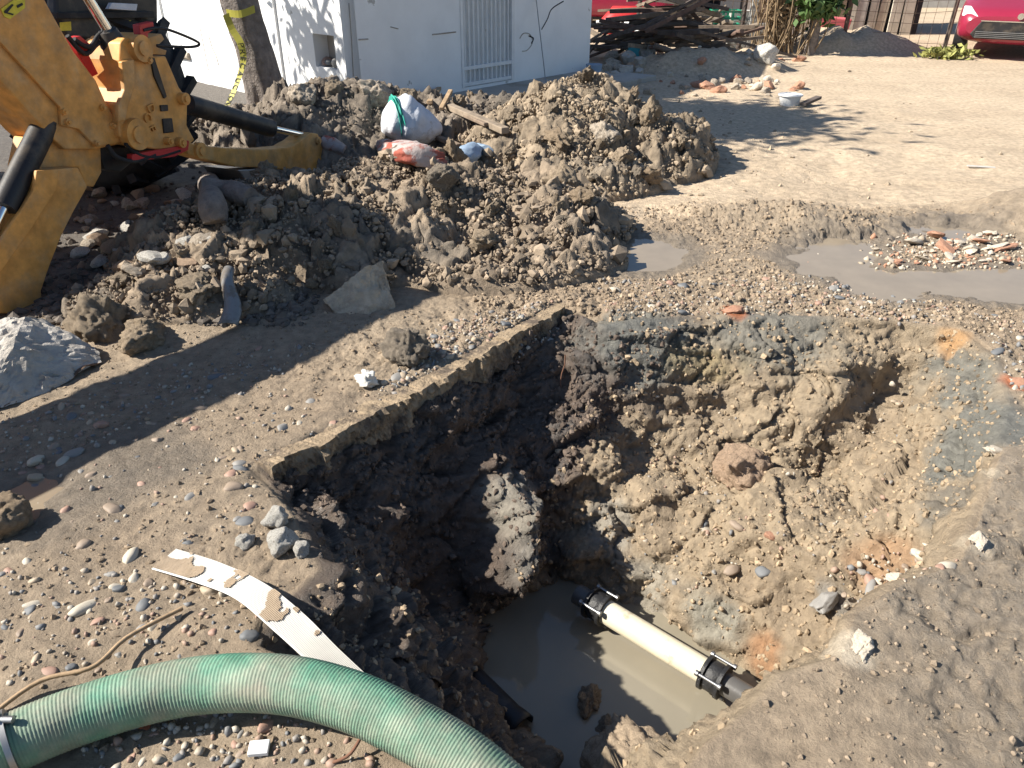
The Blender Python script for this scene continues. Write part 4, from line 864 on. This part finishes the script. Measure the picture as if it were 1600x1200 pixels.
for k in range(70):
    px, py = random.gauss(1140,55), random.uniform(95,150)
    tag(put('rubble_stone', rock_mesh('yardstone', 500+k % 12, 3, .9, .14, M[('concrete', 'plaster', 'brickdust')[k % 3]], .8), gp_(px, py), (.035, .07)[k % 2]*random.uniform(.8, 1.2), None, .3, .6), ('small ', 'large ')[k % 2]+('grey-tan', 'pale', 'reddish')[k % 3]+' rubble lump on the sunlit mound before the scrap wood', 'rubble', ('small ', 'large ')[k % 2]+('grey-tan', 'pale', 'reddish')[k % 3]+' rubble on the sunlit mound')
q = MB(); c = gp_(927,124); q.tube([c, c+Vector((0,0,.19))], [.09,.11], 20); tag(q.build('bucket', M['sackblue']), 'small grey bucket at the right corner of the house', 'bucket')
q = MB(); c = gp_(1246,166)+Vector((-.1,0,0)); q.tube([c, c+Vector((0,0,.10)), c+Vector((0,0,.10)), c+Vector((0,0,.115))], [.10,.12,.135,.135], 20); tag(q.build('food_container', M['white_paint'], None, .004), 'white foam food container on the sunny dirt road', 'container')
q = MB(); c = gp_(1265,168); q.bar(c+Vector((-.12,-.1,.03)), c+Vector((.12,.1,.07)), .07, .03); tag(q.build('wood_scrap', M['wood']), 'dark wood scrap next to the white food container', 'wood scrap')
q = MB(); c = gp_(1533,260); q.bar(c+Vector((-.1,.03,.012)), c+Vector((.1,-.03,.012)), .03, .006); tag(q.build('paper_sliver', M['strip']), 'cream sliver lying alone on the dry road at right', 'paper')
# crate, tub, basin, blocks
def gat(px, py, Y): p = PY(px, py, Y); return Vector((p.x, Y, 0))
cr = thing('crate', 'green plastic crate standing behind the scrap wood pile', 'crate', gat(1132,40,14.2)+Vector((0,0,.30))); 
for z in (0,.1,.2,.3):
    q = MB()
    for y in (-.16,.16): q.box((0,y,z), (.46,.012,.035))
    for x in (-.23,.23): q.box((x,0,z), (.012,.32,.035))
    q.build('slat', M['bottlegreen'], cr)
q = MB()
for x in (-.23,-.08,.08,.23):
    for y in (-.168,.168): q.box((x,y,.15), (.035,.012,.34))
q.build('upright', M['bottlegreen'], cr)
for k in range(5):
    q = MB(); c = gat(1165,40,14.4)+Vector((-.1+.42*(k % 2),.0,.1+.2*(k//2))); q.box(c, (.40,.2,.195)); tag(q.build('concrete_block', M['block'], None, .006), 'grey building block in the small stack behind the green crate', 'block', 'stacked blocks behind the crate')
q = MB(); c = gat(1172,60,14.05); q.box(c+Vector((0,0,.9)), (.12,.12,1.8)); tag(q.build('fence_post', M['block'], None, .008), 'pale square concrete fence post beside the dry vine', 'fence post')
q = MB(); c = gat(1305,45,14.9); q.prism([c+Vector((x,0,z)) for x, z in [(-.22,.02),(.2,.02),(.28,.42),(-.3,.46)]], (0,.4,0)); tag(q.build('pink_basin', M['pink'], None, .02), 'pink plastic basin behind the wire fence', 'basin')
q = MB(); c = gat(992,78,12.6); q.box(c+Vector((0,0,.16)), (.22,.2,.14), Matrix.Rotation(.2,3,'Y')); tag(q.build('cyan_box', M['cyan'], None, .01), 'bright cyan plastic box at the left of the wood pile', 'box')
q = MB(); q.tube(spline([PY(932,36,14.2),PY(965,33,14.1),PY(990,42,13.8),PY(1012,68,13.3)], 16), .04, 10); tag(q.build('bent_pipe', M['white_paint']), 'white bent pipe lying across the left of the wood pile', 'pipe')
# cars
def car(loc, rz, label, big):
    r = thing('parked_car', label, 'car', loc); r.rotation_euler.z = rz
    st = [(-.03,.70,.30,.62,.58),(.05,.80,.22,.70,.66),(.25,.84,.20,.76,.72),(.9,.86,.19,.92,.84),(1.15,.86,.19,.96,.86),(3.4,.86,.19,.98,.86),(4.0,.80,.24,.92,.80),(4.15,.72,.35,.8,.7)]
    vs = []; 
    for y, w, zb, zt, zs in st: vs += [(-w*.9,y,zb),(-w,y,zb+.14),(-w,y,zs-.06),(-w*.86,y,zs+.03),(-w*.4,y,zt),(w*.4,y,zt),(w*.86,y,zs+.03),(w,y,zs-.06),(w,y,zb+.14),(w*.9,y,zb)]
    n = 10; q = MB(); q.add(vs, [(i*n+k, i*n+(k+1) % n, (i+1)*n+(k+1) % n, (i+1)*n+k) for i in range(len(st)-1) for k in range(n)], True); q.add(vs[:n], [tuple(range(n))]); q.add(vs[-n:], [tuple(range(n))])
    b = q.build('body', M['carred'], r); sb = b.modifiers.new('s', 'SUBSURF'); sb.levels = sb.render_levels = 2
    q = MB(); cs = [(1.1,.74,.93),(1.85,.62,1.44),(3.0,.62,1.46),(3.75,.72,.95)]; v2 = []
    for y, w, z in cs: v2 += [(-.78,y,.88),(-w,y,z),(w,y,z),(.78,y,.88)]
    q.add(v2, [(i*4+k, i*4+(k+1) % 4, i*4+4+(k+1) % 4, i*4+4+k) for i in range(3) for k in range(4)]); q.build('cabin', M['dark'], r, .04)
    q = MB(); q.box((0,2.42,1.46), (1.16,1.1,.05)); q.build('roof', M['carred'], r, .02)
    for x in (-.74,.74):
        for y in (.78,3.3):
            q = MB(); q.tube([(x-.1,y,.31),(x+.1,y,.31)], .31, 28); t = q.build('wheel', M['rubber'], r, .02); q = MB(); q.tube([(x-.108,y,.31),(x+.108,y,.31)], .2, 20); q.build('rim', M['steel'], t)
    g = MB(); g.prism([(-.50,-.075,.55),(.50,-.075,.55),(.62,-.06,.36),(.55,-.06,.30),(-.55,-.06,.30),(-.62,-.06,.36)], (0,.10,0)); gr = g.build('grille', M['black'], r, .01)
    for z in (.325,.35,.375,.40): q = MB(); q.box((0,-.08,z), (1.10,.012,.008)); q.build('grille_bar', M['steel'], gr)
    q = MB(); q.prism([(-.52,-.082,.56),(.52,-.082,.56),(.50,-.082,.545),(-.50,-.082,.545)], (0,.03,0)); q.build('trim', M['chrome'], gr)
    q = MB(); q.tube([(0,-.085,.63),(0,-.05,.63)], .045, 20); q.build('badge', M['chrome'], r)
    for s in (-1,1): q = MB(); q.prism([(s*.56,-.035,.60),(s*.80,.10,.60),(s*.80,.16,.74),(s*.70,.06,.74)], (0,.12,0)); q.build('headlight', M['lens'], r, .012)
    return r
car((7.72,12.75,0), -.52, 'dark red car parked facing the camera at the right edge', True)
car((3.5,18.2,0), 1.3, 'red vehicle standing in the yard behind the scrap wood pile', False)
q = MB(); c = gat(985,32,15.6); q.tube([c+Vector((-.55,0,.2)), c+Vector((-.3,0,.35)), c+Vector((.3,0,.35)), c+Vector((.6,0,.2))], [.12,.24,.24,.12], 16); tag(q.build('red_tub', M['red']), 'red rounded tub lying behind the white bent pipe', 'tub')
# wire fence, dry vine, shrub
fn = thing('wire_fence', 'sagging square wire mesh fence along the yard', 'fence', (0,14.0,0))
for k in range(9):
    q = MB(); z = .12+.16*k; q.tube([(2.0+i*.42, .05*math.sin(i), z+.02*math.sin(i*1.3+k)) for i in range(14)], .0035, 5); q.build('wire', M['wire'], fn)
for k in range(34):
    q = MB(); x = 2.05+.16*k; q.tube([(x,.05*math.sin(x*2.4),0), (x+.02,.05*math.sin(x*2.4),1.4)], .003, 5); q.build('wire', M['wire'], fn)
for k in range(4):
    q = MB(); x = 2.1+1.75*k; q.tube([(x,.03,0), (x+.04,.03,1.6)], .035, 10); q.build('post', M['wood'], fn)
vn = thing('dry_vine', 'dense tangle of dry brown vine on the fence post', 'vine', gat(1215,70,13.7)); vo = Vector(vn.location)
q = MB()
for k in range(70):
    a = Vector((random.gauss(0,.22), random.gauss(0,.14), 0)); q.tube(spline([a, a+Vector((random.gauss(0,.12), random.gauss(0,.1), .5)), a+Vector((random.gauss(0,.2), random.gauss(0,.12), random.uniform(.9,1.6)))], 7), random.uniform(.006,.016), 5)
q.build('stems', M['dry_leaf'], vn)
leaves('foliage', [(vo.x,vo.y,.7,(.3,.2,.55),900),(vo.x,vo.y,1.4,(.4,.3,.4),700)], .045, M['dry_leaf'], vn, vo)
sh = thing('green_shrub', 'young tree with dark green leaves standing at the wire fence', 'shrub', gat(1265,72,13.6)); so2 = Vector(sh.location)
q = MB(); q.tube(spline([Vector((0,0,0)), Vector((.03,0,.5)), Vector((-.02,0,1.1)), Vector((.05,0,1.7))], 12), [.11-.005*i for i in range(12)], 12); q.build('trunk', M['bark'], sh)
leaves('crown', [(so2.x,so2.y-.1,.75,(.4,.3,.28),420),(so2.x+.1,so2.y,1.3,(.5,.45,.45),800)], .09, M['leaf'], sh, so2, .5)
leaves('wilted_leaves', [(6.95,13.1,.07,(.45,.25,.09),420)], .06, M['wilt'], None, (0,0,0)); bpy.data.objects['wilted_leaves']['kind'] = 'stuff'
# sheds behind
sd_ = thing('board_shed', 'patchwork shed of old boards and sheets behind the fence', 'shed', (6.0,16.6,0))
for k in range(15):
    q = MB(); x = -1.3+.22*k; h = random.uniform(1.5,2.0); q.box((x,random.uniform(-.04,.04),h/2), (random.uniform(.15,.21),.03,h), Matrix.Rotation(random.gauss(0,.03),3,'Y')); q.build('board', M['shed'], sd_)
q = MB(); q.box((.3,1.2,.85), (3.6,2.2,1.7)); q.build('shed_body', M['dark'], sd_)
ds = thing('dark_shelter', 'dark open shelter full of junk at the back of the yard', 'shelter', (2.6,19.2,0))
q = MB(); q.box((0,.9,1.1), (5.5,.1,2.2)); q.build('back_wall', M['dark'], ds); q = MB(); q.box((0,0,2.25), (5.8,2.2,.08)); q.build('roof', M['wood'], ds)
for x in (-2.6,-.9,.9,2.6): q = MB(); q.box((x,-.95,1.1), (.1,.1,2.2)); q.build('post', M['wood'], ds)
q = MB(); q.box((7.9,17.0,.9), (.35,.2,1.8)); tag(q.build('blue_post', M['sackblue'], None, .01), 'blue-grey square post left of the dark red car', 'post')
tg = thing('yard_wall', 'long low pale block wall closing the yard far behind', 'wall', (4,24,0)); q = MB(); q.box((0,0,1.0), (26,.2,2.0)); q.build('wall_face', M['block'], tg)
